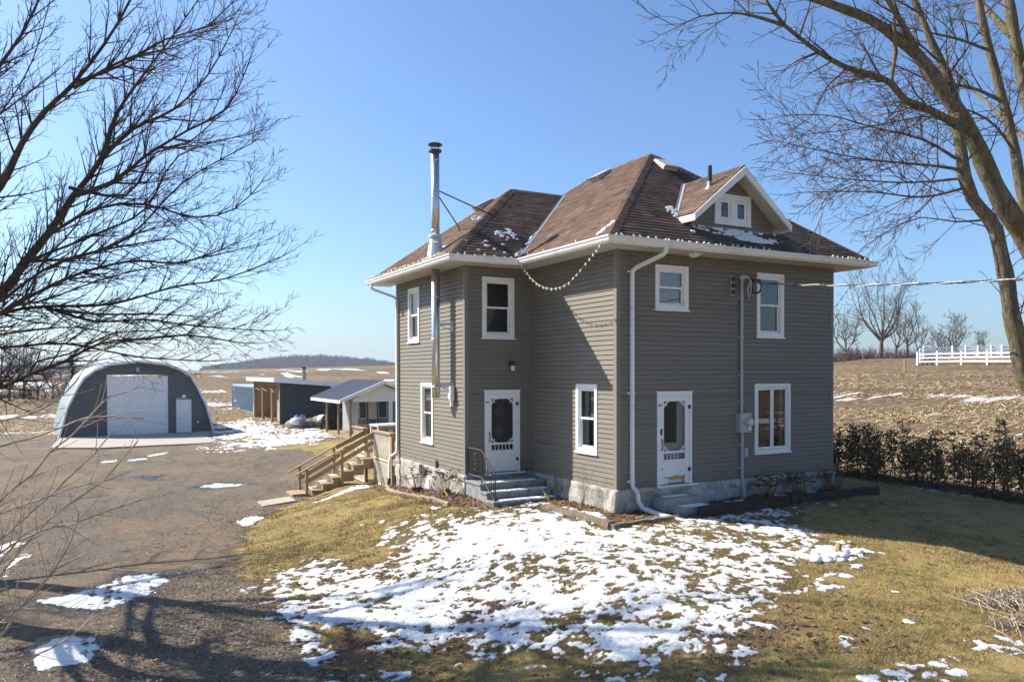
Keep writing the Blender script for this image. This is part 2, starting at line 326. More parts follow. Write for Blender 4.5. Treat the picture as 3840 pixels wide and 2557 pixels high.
BEDS=[[(-1.0,1.5),(-1.2,0.7),(-0.95,-1.15),(7.6,-0.95),(7.6,0.1),(0,0),(0,2.3)],[(-2.75,8.6),(-2.95,5.6),(-2.95,3.3),(-2.2,2.3),(-1.95,4),(-1.95,9.3)]]
def snowfield(x,y):
    base=np.full(x.shape,-1.0)
    def merge(P,soft,amp=1.0,wob=.25):
        nonlocal base
        P=np.array(P); lo=P.min(0)-1.5; hi=P.max(0)+1.5
        k=(x>lo[0])&(x<hi[0])&(y>lo[1])&(y<hi[1])
        if k.any():
            sd=polysd(x[k],y[k],P)+wob*fbm(x[k]*1.3,y[k]*1.3,3)
            base[k]=np.maximum(base[k],np.clip(sd/soft,-1,1)*amp)
    merge(MAIN,.45); merge(SHADE,.35,1.05); merge(STRIP,.15)
    for b in BLOBS: merge(b,.12,1.9,.12)
    merge(SHEDS,1.5,.95,1.5)
    for b in BED: merge(b,.12,1.7,.12)
    for (a,b),r in zip(SPOTS,SPOTR):
        k=(abs(x-a)<1)&(abs(y-b)<1)
        if k.any():
            q=np.hypot(x[k]-a,(y[k]-b))+.35*r*fbm(x[k]*6,y[k]*6,2)
            base[k]=np.maximum(base[k],np.clip((r-q)/(.6*r),-1,1)*1.2)
    # thin drifts along the hedge
    q=np.exp(-((x-11.0-.2*np.sin(y*1.3))/.5)**2)*(y<5)*(y>-9); base=np.maximum(base,-1+1.05*q)
    # fields
    fld=(x>13)|(y>47)
    q=fbm(x*.055+3,y*.16+9,3)
    q2=fbm(x*.16+1,y*.055+2,3)
    base=np.where(x>13,np.maximum(base,-1.05+1.85*sm((q2+.02)/.40)*sm((x-16)/8)*(1-sm((x-40)/9))),base)
    base=np.where((y>44)&(x<13),np.maximum(base,-.95+1.75*sm((q-.05)/.5)),base)
    # lumps: clumps of grass poke through the snow
    cl=.42*fbm(x*3.0+.9*y,y*3.6-.5*x,3,.6)+.62*fbm(x*6.5+2.2*y,y*7.4-1.2*x,3,.6)+.42*fbm(x*15+4*y,y*16,2,.6)
    big=fbm(x*.55+4,y*.55,2)
    snowfield.base=base
    v=base*.40-.20*sm((-.6-y)/3)*(base>.3)-.16-.10*sm((x+1)/3)*(y>-4)*(base<1.04)+(.88*cl+.24*big)*np.clip(base*1.2+1.25,.12,1)
    # wheel tracks across the two driveway patches
    for (cx,wd) in ((-10.33,.07),(-10.15,.05),(-9.83,.10),(-9.62,.05),(-10.58,.05)):
        k=(abs(x-cx-.04*(y-1.5))<wd)&(y>-2.4)&(y<3.3); v=np.where(k,v-.55-.35*np.sin(y*60),v)
    k=(x>-8.35)&(x<-7.75)&(y>-2.2)&(y<-.4); v=np.where(k,v-.35-.5*np.sin((x*.5-y)*70),v)
    return v
def lines(segs):
    out=[segs[0][0]]
    for a,b,s in segs:
        n=max(1,int(round((b-a)/s))); out+=list(a+(b-a)*(np.arange(1,n+1)/n))
    return out
def grow(a,s,lim,k=1.09):
    o=[];
    while abs(a)<lim:
        a+=s; s*=k; o.append(a)
    return o
xs=lines([(-13,4.6,.045),(4.6,14,.12)]); xs=[*reversed(grow(-13,-.12,1500,1.09)),*xs,*grow(14,.2,1500,1.075)]
ys=lines([(-8.8,4.6,.045),(4.6,14,.11),(14,56,.35)]); ys=[*reversed(grow(-8.8,-.1,600,1.12)),*ys,*grow(56,.5,2600,1.075)]
X,Y=np.meshgrid(np.array(xs),np.array(ys)); nx,ny=len(xs),len(ys)
sv=snowfield(X,Y); snowy=sm((snowfield.base+.5)/.9)*(X<9)*(Y<12)
wet=np.zeros(X.shape)
for b_,q_ in ((BLOBS[0],.5),(BLOBS[1],.4),(BLOBS[3],.5),([(-8.95,19.9),(-8.5,20.9),(-8.0,19.9),(-8.5,18.5)],.25)):
    k=(abs(X-b_[0][0])<5)&(abs(Y-b_[0][1])<6); wet[k]=np.maximum(wet[k],sm((polysd(X[k],Y[k],b_)+q_+.25*fbm(X[k]*1.5,Y[k]*1.5,3))/.35))
near=np.clip(1-np.hypot(X+5,Y)/60,0,1)
zz=zg(X,Y)
gd=polysd(X,Y,GRAV)+.35*fbm(X*.9,Y*.9,3)+.16*fbm(X*4,Y*4,3)
gm=sm((gd+.22)/.45)
zz=zz+near*(.035*fbm(X*.5,Y*.5,2)+ (1-gm)*.022*fbm(X*2.2,Y*2.2,4)+gm*.012*fbm(X*1.6,Y*.5,3))
zz=zz+near*np.where(sv>0,.02*sm(sv/.25),0)
fm=np.maximum(sm((X-12.2)/.8+.3*fbm(X,Y,2)),sm((Y-46)/4+.5*fbm(X*.3,Y*.3,2))*(1-gm))
l2=polysd(X,Y,LAWN2)
fm=np.maximum(fm,sm((Y-26)/3)*(1-gm)*(l2<0))
mul=np.zeros(X.shape)
for b in BEDS: mul=np.maximum(mul,sm((polysd(X,Y,b)+.15*fbm(X*2,Y*2,2)+.1)/.25))
# leaf drifts on the lawn
q=fbm(X*.8+2,Y*.8+7,3); lf=np.exp(-((X+6.2)**2/4+(Y+3.4)**2/1.2))+.8*np.exp(-((X+2)**2/3+(Y+6.7)**2/.6))+.7*np.exp(-((X+5.4)**2/1+(Y-.6)**2/1))+.6*np.exp(-((X-2.6)**2/5+(Y-34)**2/30))
mul=np.maximum(mul,sm((lf+.5*q-.35)/.4))
idx=np.arange(nx*ny).reshape(ny,nx)
F=np.stack([idx[:-1,:-1],idx[:-1,1:],idx[1:,1:],idx[1:,:-1]],-1).reshape(-1,4)
M['ground']=newmat('ground',(.2,.17,.1),.9,.15)
g=G(M['ground'])
fine=g.noise(42,5,.75); mid=g.noise(5.5,5,.65); big=g.noise(.7,4,.6)
gr=g.mix(g.mr(big,.38,.62),(.47,.34,.14),g.mix(g.mr(mid,.4,.6),(.40,.29,.11),(.20,.18,.06)))
gr=g.mul(gr,g.ramp(fine,[(.25,.45),(.5,.95),(.75,1.35)])); gr=g.mix(g.mr(g.noise(2.1,6,.7),.54,.70,0,.8),gr,(.085,.062,.035)); gr=g.mul(gr,g.ramp(g.noise(.35,4,.6),[(.35,.72),(.65,1.1)]))
gv=g.mix(g.mr(g.noise(.33,5,.6),.36,.62),(.150,.125,.098),(.21,.152,.102)); gv=g.mix(g.mr(g.noise(1.2,6,.7,g.P((1,.35,1))),.5,.7,0,.8),gv,(.095,.082,.068))
gv=g.mul(gv,g.ramp(g.noise(24,7,.82),[(.28,.35),(.5,1),(.72,1.7)])); gv=g.mul(gv,g.ramp(g.noise(3.2,5,.7),[(.3,.75),(.7,1.2)])); gv=g.mix(g.mr(g.noise(.8,4,.6),.63,.75,0,.8),gv,(.06,.055,.052))
st=g.noise(2.4,8,.82,g.P((.55,1.5,1),(0,0,.4)))
fd=g.ramp(st,[(.34,(.07,.045,.028)),(.50,(.155,.105,.06)),(.60,(.36,.265,.15)),(.74,(.58,.45,.28))])
fd=g.mul(fd,g.ramp(g.noise(.12,4,.6,g.P((1,.5,1))),[(.3,.62),(.7,1.15)])); fd=g.mul(fd,g.ramp(g.noise(9,6,.8),[(.3,.6),(.7,1.3)]))
mu=g.ramp(g.noise(26,6,.75),[(.25,(.045,.03,.02)),(.5,(.15,.095,.06)),(.72,(.32,.225,.15))])
gr=g.mix(g.math('MULTIPLY',g.attr('snowy'),.8),gr,g.ramp(g.noise(18,6,.75),[(.3,(.05,.036,.02)),(.55,(.17,.125,.06)),(.75,(.30,.23,.12))])); c=g.mix(g.attr('field'),gr,fd); wt=g.attr('wet'); gv=g.mix(wt,gv,g.mul(gv,(.42,.42,.45))); c=g.mix(g.attr('gravel'),c,gv); c=g.mix(g.attr('mulch'),c,mu)
ga=g.attr('gravel'); ed=g.math('MULTIPLY',g.math('MULTIPLY',ga,g.math('SUBTRACT',1.0,ga)),3.6); c=g.mix(ed,c,g.ramp(g.noise(15,5,.7),[(.3,(.06,.045,.03)),(.7,(.19,.14,.085))]))
sf=g.math('ADD',g.attr('snow'),g.math('MULTIPLY',g.math('SUBTRACT',g.noise(24,4,.7),.5),.5))
sf=g.math('ADD',sf,g.math('MULTIPLY',g.math('SUBTRACT',g.noise(110,2,.6),.5),.18))
sk=g.mr(sf,-.10,.09); sk2=g.mr(sf,.0,.3)
sc=g.mix(sk2,(.60,.60,.60),g.ramp(g.noise(7,6,.7),[(.3,(.60,.61,.635)),(.7,(.73,.745,.775))]))
c=g.mix(sk,c,sc); g.col(c); g.rough(g.math('MULTIPLY',g.math('MULTIPLY_ADD',sk,-.35,.92),g.mr(g.math('ADD',wt,g.math('MULTIPLY',g.noise(3,4,.6),.3)),.7,1.1,1.0,.12)))
hb=g.math('ADD',g.math('MULTIPLY',fine,g.math('MULTIPLY_ADD',sk,-.85,1.0)),g.math('MULTIPLY',sk,.45)); hb=g.math('ADD',hb,g.math('MULTIPLY',g.noise(10,5,.65),.9))
g.bump(hb,.75,.06)
ground=npmesh('ground',np.stack([X,Y,zz],-1).reshape(-1,3),F,M['ground'],attrs=dict(wet=wet.ravel(),snowy=snowy.ravel(),snow=np.clip(sv,-1,1).ravel(),gravel=gm.ravel(),field=fm.ravel(),mulch=(mul*(1-gm)).ravel()),smooth=True)
tag(ground,'lawn, gravel yard and stubble fields with thin patches of snow','ground',kind='structure')
def patch_pad(name,P,top,mat,lab,dep=.25):
    mb=MB(); n=len(P); mb.add([(a,b,top) for a,b in P]+[(a,b,top-dep) for a,b in P],[tuple(range(n))]+[(i,i+n,(i+1)%n+n,(i+1)%n) for i in range(n)])
    return tag(mb.build(name,mat,None,(sum(p[0] for p in P)/n,sum(p[1] for p in P)/n,top)),lab,'pavement',kind='structure')
patch_pad('pavement',[(-12.6,34.6),(-10,33.2),(-4.6,33.4),(-2.9,37.5),(-2.9,42.45),(-12.3,42.45)],-1.36,M['pad'],'pale concrete apron in front of the arched garage')
def wpt(n,box,dens_fn):
    x=rng.uniform(box[0],box[1],n); y=rng.uniform(box[2],box[3],n); k=rng.random(n)<dens_fn(x,y); return x[k],y[k]
def blades(name,x,y,h,wd,lean,mat,tint,lab,cat,flat=False):
    n=len(x); z=zg(x,y)+np.clip(1-np.hypot(x+5,y)/60,0,1)*(.035*fbm(x*.5,y*.5,2))
    a=rng.uniform(0,2*np.pi,n); hh=h*rng.uniform(.5,1.3,n); ww=wd*rng.uniform(.6,1.3,n)
    ca,sa=np.cos(a),np.sin(a); b=rng.uniform(0,2*np.pi,n); L=lean*rng.uniform(.3,1.2,n)*hh
    V=np.zeros((n,3,3)) if not flat else np.zeros((n,4,3))
    if not flat:
        V[:,0]=np.stack([x-ca*ww,y-sa*ww,z-.02],-1); V[:,1]=np.stack([x+ca*ww,y+sa*ww,z-.02],-1); V[:,2]=np.stack([x+np.cos(b)*L,y+np.sin(b)*L,z+hh],-1)
        Fq=np.arange(n*3).reshape(n,3)
    else:
        tz=rng.uniform(-.35,.35,(n,2))
        ux=np.stack([ca,sa,tz[:,0]],-1)*hh[:,None]; vx=np.stack([-sa,ca,tz[:,1]],-1)*ww[:,None]; c0=np.stack([x,y,z+.012+rng.uniform(0,.03,n)],-1)
        V[:,0]=c0-ux-vx;V[:,1]=c0+ux-vx;V[:,2]=c0+ux+vx;V[:,3]=c0-ux+vx; Fq=np.arange(n*4).reshape(n,4)
    o=npmesh(name,V.reshape(-1,3),Fq,mat,attrs=dict(tint=tint(x,y)),dom='FACE')
    return tag(o,lab,cat,kind='stuff')
def lawnden(x,y):
    inside=np.minimum(rdist(x,y,0,W,0,DY),rdist(x,y,-PR,1,D1,DY))>.05
    gdd=polysd(x,y,GRAV); s=snowfield(x,y)
    dens=np.where(s>.02,.06,1.0)*np.where(gdd>-.05,0.02,1)*inside*(x<12)
    for b in BEDS: dens=dens*np.where(polysd(x,y,b)>0,.1,1)
    return dens
x,y=wpt(230000,(-8.2,5,-8.6,5),lawnden); x2,y2=wpt(45000,(5,12,-8.6,3),lawnden); x=np.r_[x,x2]; y=np.r_[y,y2]; x3,y3=wpt(26000,(-7.5,-2.2,5,10.5),lawnden); x=np.r_[x,x3];y=np.r_[y,y3]
gt=lambda x,y:np.clip(.40-.28*sm((snowfield(x,y)*0+snowfield.base+.5)/.9)+.36*fbm(x*.5+3,y*.5,3)+.28*rng.normal(size=len(x)),0,1)
blades('grass',x,y,.042,.0055,1.3,M['grass'],gt,'short winter lawn grass, tan and olive, poking through the snow','grass')
# loose gravel stones
x,y=wpt(150000,(-13.5,-2,-5,32),lambda x,y:(polysd(x,y,GRAV)>-.15)*np.clip(14/np.hypot(x+10.5,y+14.4),.15,1)*np.clip(.55+.8*fbm(x*.7,y*.5,3),.1,1)*np.where(snowfield(x,y)>0,.05,1))
M['gravel']=newmat('loose gravel',(.2,.17,.14),.9,.2); g=G(M['gravel']); g.col(g.ramp(g.attr('tint'),[(0,(.035,.03,.026)),(.5,(.15,.125,.10)),(1,(.36,.31,.25))]))
blades('gravel_stones',x,y,.016,.013,0,M['gravel'],lambda x,y:np.clip(.45+.3*rng.normal(size=len(x)),0,1),'loose stones scattered over the gravel yard','gravel',flat=True)
# brown leaves
def leafden(x,y):
    d=np.zeros(x.shape)
    for b in BEDS: d=np.maximum(d,(polysd(x,y,b)>-.12)*.9)
    lf=np.exp(-((x+6.2)**2/4+(y+3.4)**2/1.2))+.8*np.exp(-((x+2)**2/3+(y+6.7)**2/.6))+.6*np.exp(-((x+5.4)**2/1+(y-.6)**2/1))
    d=np.maximum(d,.35*lf); d=np.maximum(d,.02); s=snowfield(x,y)
    inside=np.minimum(rdist(x,y,0,W,0,DY),rdist(x,y,-PR,1,D1,DY))>.02
    return d*np.where(s>.1,.12,1)*inside*np.where(polysd(x,y,GRAV)>0,.05,1)
x,y=wpt(60000,(-8.2,7.8,-8,9.2),leafden)
blades('fallen_leaves',x,y,.034,.022,0,M['dead'],lambda x,y:np.clip(.5+.3*rng.normal(size=len(x)),0,1),'brown fallen leaves scattered over the flower beds and lawn','leaves',flat=True)
# corn stubble on the fields
def stub(x,y): return (x>12.6)*1.0*np.clip(.35+.9*fbm(x*.25,y*.12,3),.05,1)*np.clip(26/np.hypot(x+10,y+14)+.1,0,1)
x,y=wpt(120000,(12.6,52,-3,36),stub); x2,y2=wpt(40000,(-26,14,46,95),lambda x,y:(polysd(x,y,GRAV)<0)*.5)
x=np.r_[x,x2]; y=np.r_[y,y2]
blades('corn_stubble',x,y,.16,.02,0,M['straw'],lambda x,y:np.clip(.5+.3*rng.normal(size=len(x)),0,1),'pale broken corn stalks lying over the brown fields','stubble',flat=True)
x,y=wpt(30000,(12.6,60,-3,40),stub)
blades('corn_stubble',x,y,.16,.018,.5,M['straw'],lambda x,y:np.clip(.4+.3*rng.normal(size=len(x)),0,1),'short standing corn stubs in the brown field right of the hedge','stubble')
# ---------------------------------------------------------------- farmhouse
F0=Fr((0,0,0),(1,0,0),(0,-1,0)); FL=Fr((0,0,0),(0,-1,0),(-1,0,0)); F2=Fr((0,D1,0),(1,0,0),(0,-1,0))
FL2=Fr((-PR,0,0),(0,-1,0),(-1,0,0)); FRT=Fr((W,0,0),(0,1,0),(1,0,0)); FB=Fr((0,DY,0),(-1,0,0),(0,1,0))
house=thing('farmhouse','two storey grey sided farmhouse with brown hip roof, white trim and a front dormer','house',(0,0,-.6))
OPEN={ # fr: list of (u0,u1,z0,z1) clear openings (inside the trim)
 'F0':[(1.19,2.03,4.25,5.13),(4.47,5.28,3.67,5.13),(4.41,5.52,.69,2.29),(1.24,2.14,.03,2.12)],
 'FL':[(-1.55,-.84,.83,2.30)],
 'F2':[(-1.36,-.56,3.70,5.14),(-1.30,-.40,.03,2.12)],
 'FL2':[(-7.99,-7.28,3.70,5.15),(-6.97,-6.24,.73,2.30)],
 'FRT':[(1.25,2.45,3.5,5.05),(1.3,2.6,.5,2.3),(6,6.9,.7,2.3)],
 'FB':[(-3.5,-2.5,.8,2.3)]}
def cutspans(u0,u1,z0,z1,ops):
    zs=sorted({z0,z1,*[z for o in ops for z in (o[2],o[3]) if z0<z<z1]})
    for a,b in zip(zs[:-1],zs[1:]):
        mid=(a+b)/2; blk=sorted((o[0],o[1]) for o in ops if o[2]<mid<o[3]); c=u0
        for p,q in blk:
            if p>c: yield c,min(p,u1),a,b
            c=max(c,q)
        if c<u1: yield c,u1,a,b
def siding(fr,u0,u1,z0,z1,ops,name='wall',e=.1146,mat=None,parent=None,depth=.024,flatinner=True):
    mb=MB(); n=int(math.ceil((z1-z0)/e-1e-6)); P=fr.p; rr=random.Random(len(ops)+int(u0*10))
    for i in range(n):
        a=z0+i*e; b=min(z1,a+e); t0=rr.uniform(.3,.7)
        jn=[u0]; uu=u0+rr.uniform(.6,3.6)*(1 if (i//2)%2 else .6)
        while uu<u1: jn.append(uu); uu+=3.66
        jn.append(u1); tn=[rr.uniform(.25,.8) for _ in jn]
        for (p,q,c,d,t0) in [(max(p,ja),min(q,jb),c,d,tn[ji]) for (p,q,c,d) in cutspans(u0,u1,a,b,ops) for ji,(ja,jb) in enumerate(zip(jn[:-1],jn[1:])) if min(q,jb)-max(p,ja)>1e-4]:
            f=lambda z:.003+depth*(1-((z-a)/e))**.8
            h=(c+d)/2
            vs=[]
            for z in (c,c+(d-c)*.72,d): vs+= [P(p,z,f(z) if z<d else .003+depth*.12*(1-(d-a)/e)),P(q,z,f(z) if z<d else .003+depth*.12*(1-(d-a)/e))]
            fs=[(0,1,3,2),(2,3,5,4)]
            vs+= [P(p,c,0.0),P(q,c,0.0)]; fs.append((6,7,1,0))
            mb.add(vs,fs,t0)
    if flatinner:
        for (p,q,c,d) in cutspans(u0,u1,z0,z1,ops): mb.add([P(p,c,-.002),P(q,c,-.002),P(q,d,-.002),P(p,d,-.002)],[(0,1,2,3)])
    return mb.build(name,mat or M['siding'],parent or house)
ZT=5.5
siding(F0,.09,W-.09,0,ZT,OPEN['F0']); siding(FL,-D1+.03,-.09,0,ZT,OPEN['FL']); siding(F2,-PR+.09,-.03,0,ZT,OPEN['F2'])
siding(FL2,-DY+.09,-D1-.09,0,ZT,OPEN['FL2']); siding(FRT,.09,DY-.09,0,ZT,OPEN['FRT']); siding(FB,-W+.09,PR-.09,0,ZT,OPEN['FB'])
# corner posts
def corner(x,y,sx,sy):
    mb=MB(); z0,z1=-.01,ZT
    # L shaped post wrapping the corner, 24 mm proud
    mb.box((min(x,x+sx*.09),min(y,y-sy*.024),z0),(max(x,x+sx*.09),max(y,y-sy*.024),z1))
    mb.box((min(x,x-sx*.024),min(y-sy*.024,y+sy*.09),z0),(max(x,x-sx*.024),max(y-sy*.024,y+sy*.09),z1))
    return mb.build('corner_trim',M['trimtan'],house)
corner(0,0,1,1); corner(W,0,-1,1); corner(-PR,D1,1,1); corner(-PR,DY,1,-1); corner(W,DY,-1,-1)
mb=MB(); mb.box((-.03,D1-.03,-.01),(0,D1,ZT)); mb.build('corner_trim',M['trimtan'],house)
# inner shell, floors, partitions
mb=MB(); T=.14
def innerwall(fr,u0,u1,ops):
    for (p,q,c,d) in cutspans(u0,u1,0.0,ZT-.02,ops): mb.add([fr.p(p,c,-T),fr.p(q,c,-T),fr.p(q,d,-T),fr.p(p,d,-T)],[(0,1,2,3)])
    for o in ops:
        for (a,b,c,d) in ((o[0],o[0],o[2],o[3]),(o[1],o[1],o[2],o[3])): mb.add([fr.p(a,c,-T),fr.p(a,c,0),fr.p(a,d,0),fr.p(a,d,-T)],[(0,1,2,3)])
        for z in (o[2],o[3]): mb.add([fr.p(o[0],z,-T),fr.p(o[1],z,-T),fr.p(o[1],z,0),fr.p(o[0],z,0)],[(0,1,2,3)])
innerwall(F0,T,W-T,OPEN['F0']); innerwall(FL,-D1+.001-T,-T,OPEN['FL']); innerwall(F2,-PR+T,T,OPEN['F2']); innerwall(FL2,-DY+T,-D1-T,OPEN['FL2']); innerwall(FRT,T,DY-T,OPEN['FRT']); innerwall(FB,-W+T,PR-T,OPEN['FB'])
for z0,z1 in ((-.06,.0),(2.62,2.86),(5.44,5.48)):
    mb.box((T+.002,T+.002,z0),(W-T-.002,DY-T-.002,z1)); mb.box((-PR+T+.002,D1+T+.002,z0),(T,DY-T-.002,z1))
mb.box((3.0,T,.0),(3.1,DY-T,5.44)); mb.box((3.1,3.4,.0),(W-T,3.5,5.44)); mb.box((T,3.6,0),(3.0,3.7,5.44)); mb.box((-PR+T,6.55,0),(3.0,6.65,5.44))
mb.build('interior',M['interior'],house)
# ---- windows
def frame_ring(mb,fr,u0,u1,z0,z1,wu,wt,wb,n0,n1):
    mb.lbox(fr,u0,u0+wu,z0,z1,n0,n1); mb.lbox(fr,u1-wu,u1,z0,z1,n0,n1)
    mb.lbox(fr,u0+wu,u1-wu,z1-wt,z1,n0,n1); mb.lbox(fr,u0+wu,u1-wu,z0,z0+wb,n0,n1)
def window(fr,u0,u1,z0,z1,kind='hung',blind=None):
    w=.10 if kind!='case' else .085
    mb=MB(); frame_ring(mb,fr,u0,u1,z0,z1,w,w,w-.01,-.02,.038)
    mb.lbox(fr,u0-.025,u1+.025,z0-.035,z0-.001,-.0,.065)   # sill nose
    frame_ring(mb,fr,u0+w-.008,u1-w+.008,z0+w-.018,z1-w+.008,.034,.034,.034,-.11,.02)
    win=mb.build('window',M['white'],house)
    a,b,c,d=u0+w+.026,u1-w-.026,z0+w+.016,z1-w-.026
    def sash(a,b,c,d,n,s=.04,bot=.05):
        k=MB(); frame_ring(k,fr,a,b,c,d,s,s,bot,n-.03,n); k.build('sash',M['white'],win)
        p=MB(); p.add([fr.p(a+s,c+bot,n-.016),fr.p(b-s,c+bot,n-.016),fr.p(b-s,d-s,n-.016),fr.p(a+s,d-s,n-.016)],[(0,1,2,3)]); p.build('pane',M['glass'],win)
    if kind=='hung':
        mid=(c+d)/2
        sash(a,b,mid-.02,d,-.01); sash(a+.002,b-.002,c,mid+.02,-.045)
    else:
        mid=(a+b)/2; sash(a,mid-.012,c,d,.0,.045); sash(mid+.012,b,c,d,.0,.045)
        k=MB(); k.lbox(fr,mid-.012,mid+.012,c,d,-.06,.012); k.build('mullion',M['white'],win)
    if blind:
        for (p,q,r,s) in blind: k=MB(); k.lbox(fr,a+(b-a)*p,a+(b-a)*q,c+(d-c)*r,c+(d-c)*s,-.135,-.125); k.build('blind',M['blind'],win)
    return win
window(F0,1.1,2.11,4.17,5.22,blind=[(0,1,0,1)]); window(F0,4.39,5.36,3.58,5.22); window(F0,4.32,5.61,.60,2.38,'case',blind=[(0,.12,0,1),(.9,1,0,1)])
window(FL,-1.65,-.75,.74,2.40,blind=[(0,.34,0,1)]); window(F2,-1.45,-.48,3.61,5.23); window(FL2,-8.09,-7.18,3.61,5.25,blind=[(0,1,.5,1)]); window(FL2,-7.06,-6.15,.64,2.39,blind=[(0,.5,.0,1)])
window(FRT,1.15,2.55,3.4,5.15); window(FRT,1.2,2.7,.4,2.4,'case'); window(FRT,5.9,7.0,.6,2.4)
# ---- screen doors
def arc(fr,mb,cu,cz,r,a0,a1,n,rad=.012,steps=8):
    mb.tube([fr.p(cu+r*math.cos(a0+(a1-a0)*i/steps),cz+r*math.sin(a0+(a1-a0)*i/steps),n) for i in range(steps+1)],rad,6)
def screendoor(fr,u0,u1,z0,z1,inner):
    mb=MB(); cw=.085
    mb.lbox(fr,u0,u0+cw,z0,z1,-.12,.036); mb.lbox(fr,u1-cw,u1,z0,z1,-.12,.036); mb.lbox(fr,u0+cw,u1-cw,z1-cw,z1,-.12,.036); mb.lbox(fr,u0-.03,u1+.03,z1,z1+.02,-.0,.045)
    d=mb.build('door',M['oldwhite'],house)
    k=MB(); k.lbox(fr,u0-.04,u1+.14,z0-.045,z0-.002,-.12,.10); k.build('door_sill',M['oldwhite'],d)
    a,b,c,e=u0+cw+.006,u1-cw-.006,z0+.012,z1-cw-.006; s=.115; n0,n1=-.012,.022
    k=MB(); k.lbox(fr,a,a+s,c,e,n0,n1); k.lbox(fr,b-s,b,c,e,n0,n1); k.lbox(fr,a+s,b-s,e-.13,e,n0,n1)
    rz=c+.74; k.lbox(fr,a+s,b-s,rz,rz+.05,n0,n1-.004); k.lbox(fr,a+s,b-s,rz-.21,rz-.15,n0,n1-.004)
    if inner=='wood': k.lbox(fr,a+s,b-s,c,rz-.21,n0+.006,n1-.012)
    else:   # damaged lower panel
        p=fr.p; zz=[c+.18,c+.165,c+.19,c+.20,c+.175,c+.205]; m=len(zz)
        for i in range(m-1):
            ua=a+s+(b-a-2*s)*i/(m-1); ub=a+s+(b-a-2*s)*(i+1)/(m-1)
            k.hexa([p(ua,zz[i],n1-.012),p(ub,zz[i+1],n1-.012),p(ub,zz[i+1],n0+.006),p(ua,zz[i],n0+.006),p(ua,rz-.21,n1-.012),p(ub,rz-.21,n1-.012),p(ub,rz-.21,n0+.006),p(ua,rz-.21,n0+.006)])
        k.lbox(fr,a+s,a+s+.14,c,c+.15,n0+.006,n1-.012)
    for i in range(1,6): 
        u=a+s+(b-a-2*s)*i/6
        if inner!='wood' and i==5: continue
        k.lbox(fr,u-.008,u+.008,rz-.15,rz,n0+.006,n1-.01)
    k.build('screen_frame',M['oldwhite'],d)
    if inner!='wood':
        k=MB(); k.lbox(fr,a+s,b-s,c+.1,c+.24,n0-.012,n0-.004); k.build('bare_wood_panel',M['osb'],d)
    ta,tb,tc,te=a+s,b-s,rz+.05,e-.13; r=.15
    for (cu,cz,q) in ((ta,te,0),(tb,te,1),(ta,tc,2),(tb,tc,3)):
        sx=1 if q in(0,2) else -1; sz=-1 if q<2 else 1; k=MB()
        k.tube([fr.p(cu+sx*(.01+r*(1-math.cos(t))),cz+sz*(.012+r*(1-math.sin(t))),.008) for t in [i*math.pi/16 for i in range(9)]],.013,6)
        for (fu,fz) in ((.075,.035),(.035,.075),(.085,.085)): k.tube([fr.p(cu+sx*fu,cz+sz*fz,-.005),fr.p(cu+sx*fu,cz+sz*fz,.018)],.02,8)
        k.build('scroll_bracket',M['oldwhite'],d)
    k=MB(); k.add([fr.p(ta,rz-.15,.0),fr.p(tb,rz-.15,.0),fr.p(tb,te,.0),fr.p(ta,te,.0)],[(0,1,2,3)]); k.build('screen_mesh',M['screen'],d)
    k=MB(); h=c+.95
    k.tube([fr.p(a+.045,h+.13,.024),fr.p(a+.045,h+.10,.06),fr.p(a+.048,h,.07),fr.p(a+.045,h-.10,.06),fr.p(a+.045,h-.13,.024)],[.016,.012,.013,.012,.016],8)
    k.build('handle',M['black'],d)
    for hz in (e-.27,c+.33):
        k=MB(); k.lbox(fr,b-.03,b+.045,hz-.045,hz+.045,n1,n1+.02); k.build('hinge',M['black'],d)
    k=MB(); k.lbox(fr,u0+.03,u0+.06,e-.24,e-.2,.036,.05); k.lbox(fr,u0+.055,u0+.13,e-.23,e-.21,.036,.045); k.build('hook',M['black'],d)
    # inner door
    if inner=='wood':
        k=MB(); k.lbox(fr,a,b,c,e,-.115,-.085); dd=k.build('inner_door',newmat('dark varnished door',(.035,.022,.014),.4,.5),d)
        k=MB(); cu=(a+b)/2-.05
        for cz in (c+.62,c+1.13,c+1.62):
            q=.155; pr=[(cu,cz+q*1.2),(cu+q,cz),(cu,cz-q*1.2),(cu-q,cz)]
            for i in range(4):
                p0,p1=pr[i],pr[(i+1)%4]; k.beam(fr.p(p0[0],p0[1],-.08),fr.p(p1[0],p1[1],-.08),.02,.02,tuple(fr.N))
            k.add([fr.p(*pt,-.082) for pt in pr],[(3,2,1,0)])
        k.build('diamond_panel',newmat('amber glass',(.13,.10,.055),.35,.5),d)
    else:
        k=MB(); a2,b2=a-.02,b+.01; k.lbox(fr,a2,b2,c,c+.98,-.118,-.08); k.lbox(fr,b2-.3,b2,c+.98,e,-.118,-.08); k.lbox(fr,a2,b2-.3,e-.13,e,-.118,-.08); k.build('inner_door',M['white'],d)
        k=MB(); k.lbox(fr,a2,b2-.3,c+.98,e-.13,-.118,-.1); k.build('inner_glass',newmat('dark door glass',(.02,.018,.014),.1,.5),d)
        k=MB(); k.tube([fr.p(b2-.13,c+.84,-.08),fr.p(b2-.13,c+.84,-.04)],[.02,.035],10); k.build('inner_knob',M['black'],d)
        k=MB(); k.lbox(fr,u0+.1,u0+.145,c+1.18,c+1.33,.022,.04); k.build('keypad',M['black'],d)
    return d
screendoor(F0,1.155,2.225,.0,2.21,'white'); screendoor(F2,-1.385,-.315,.0,2.20,'wood')
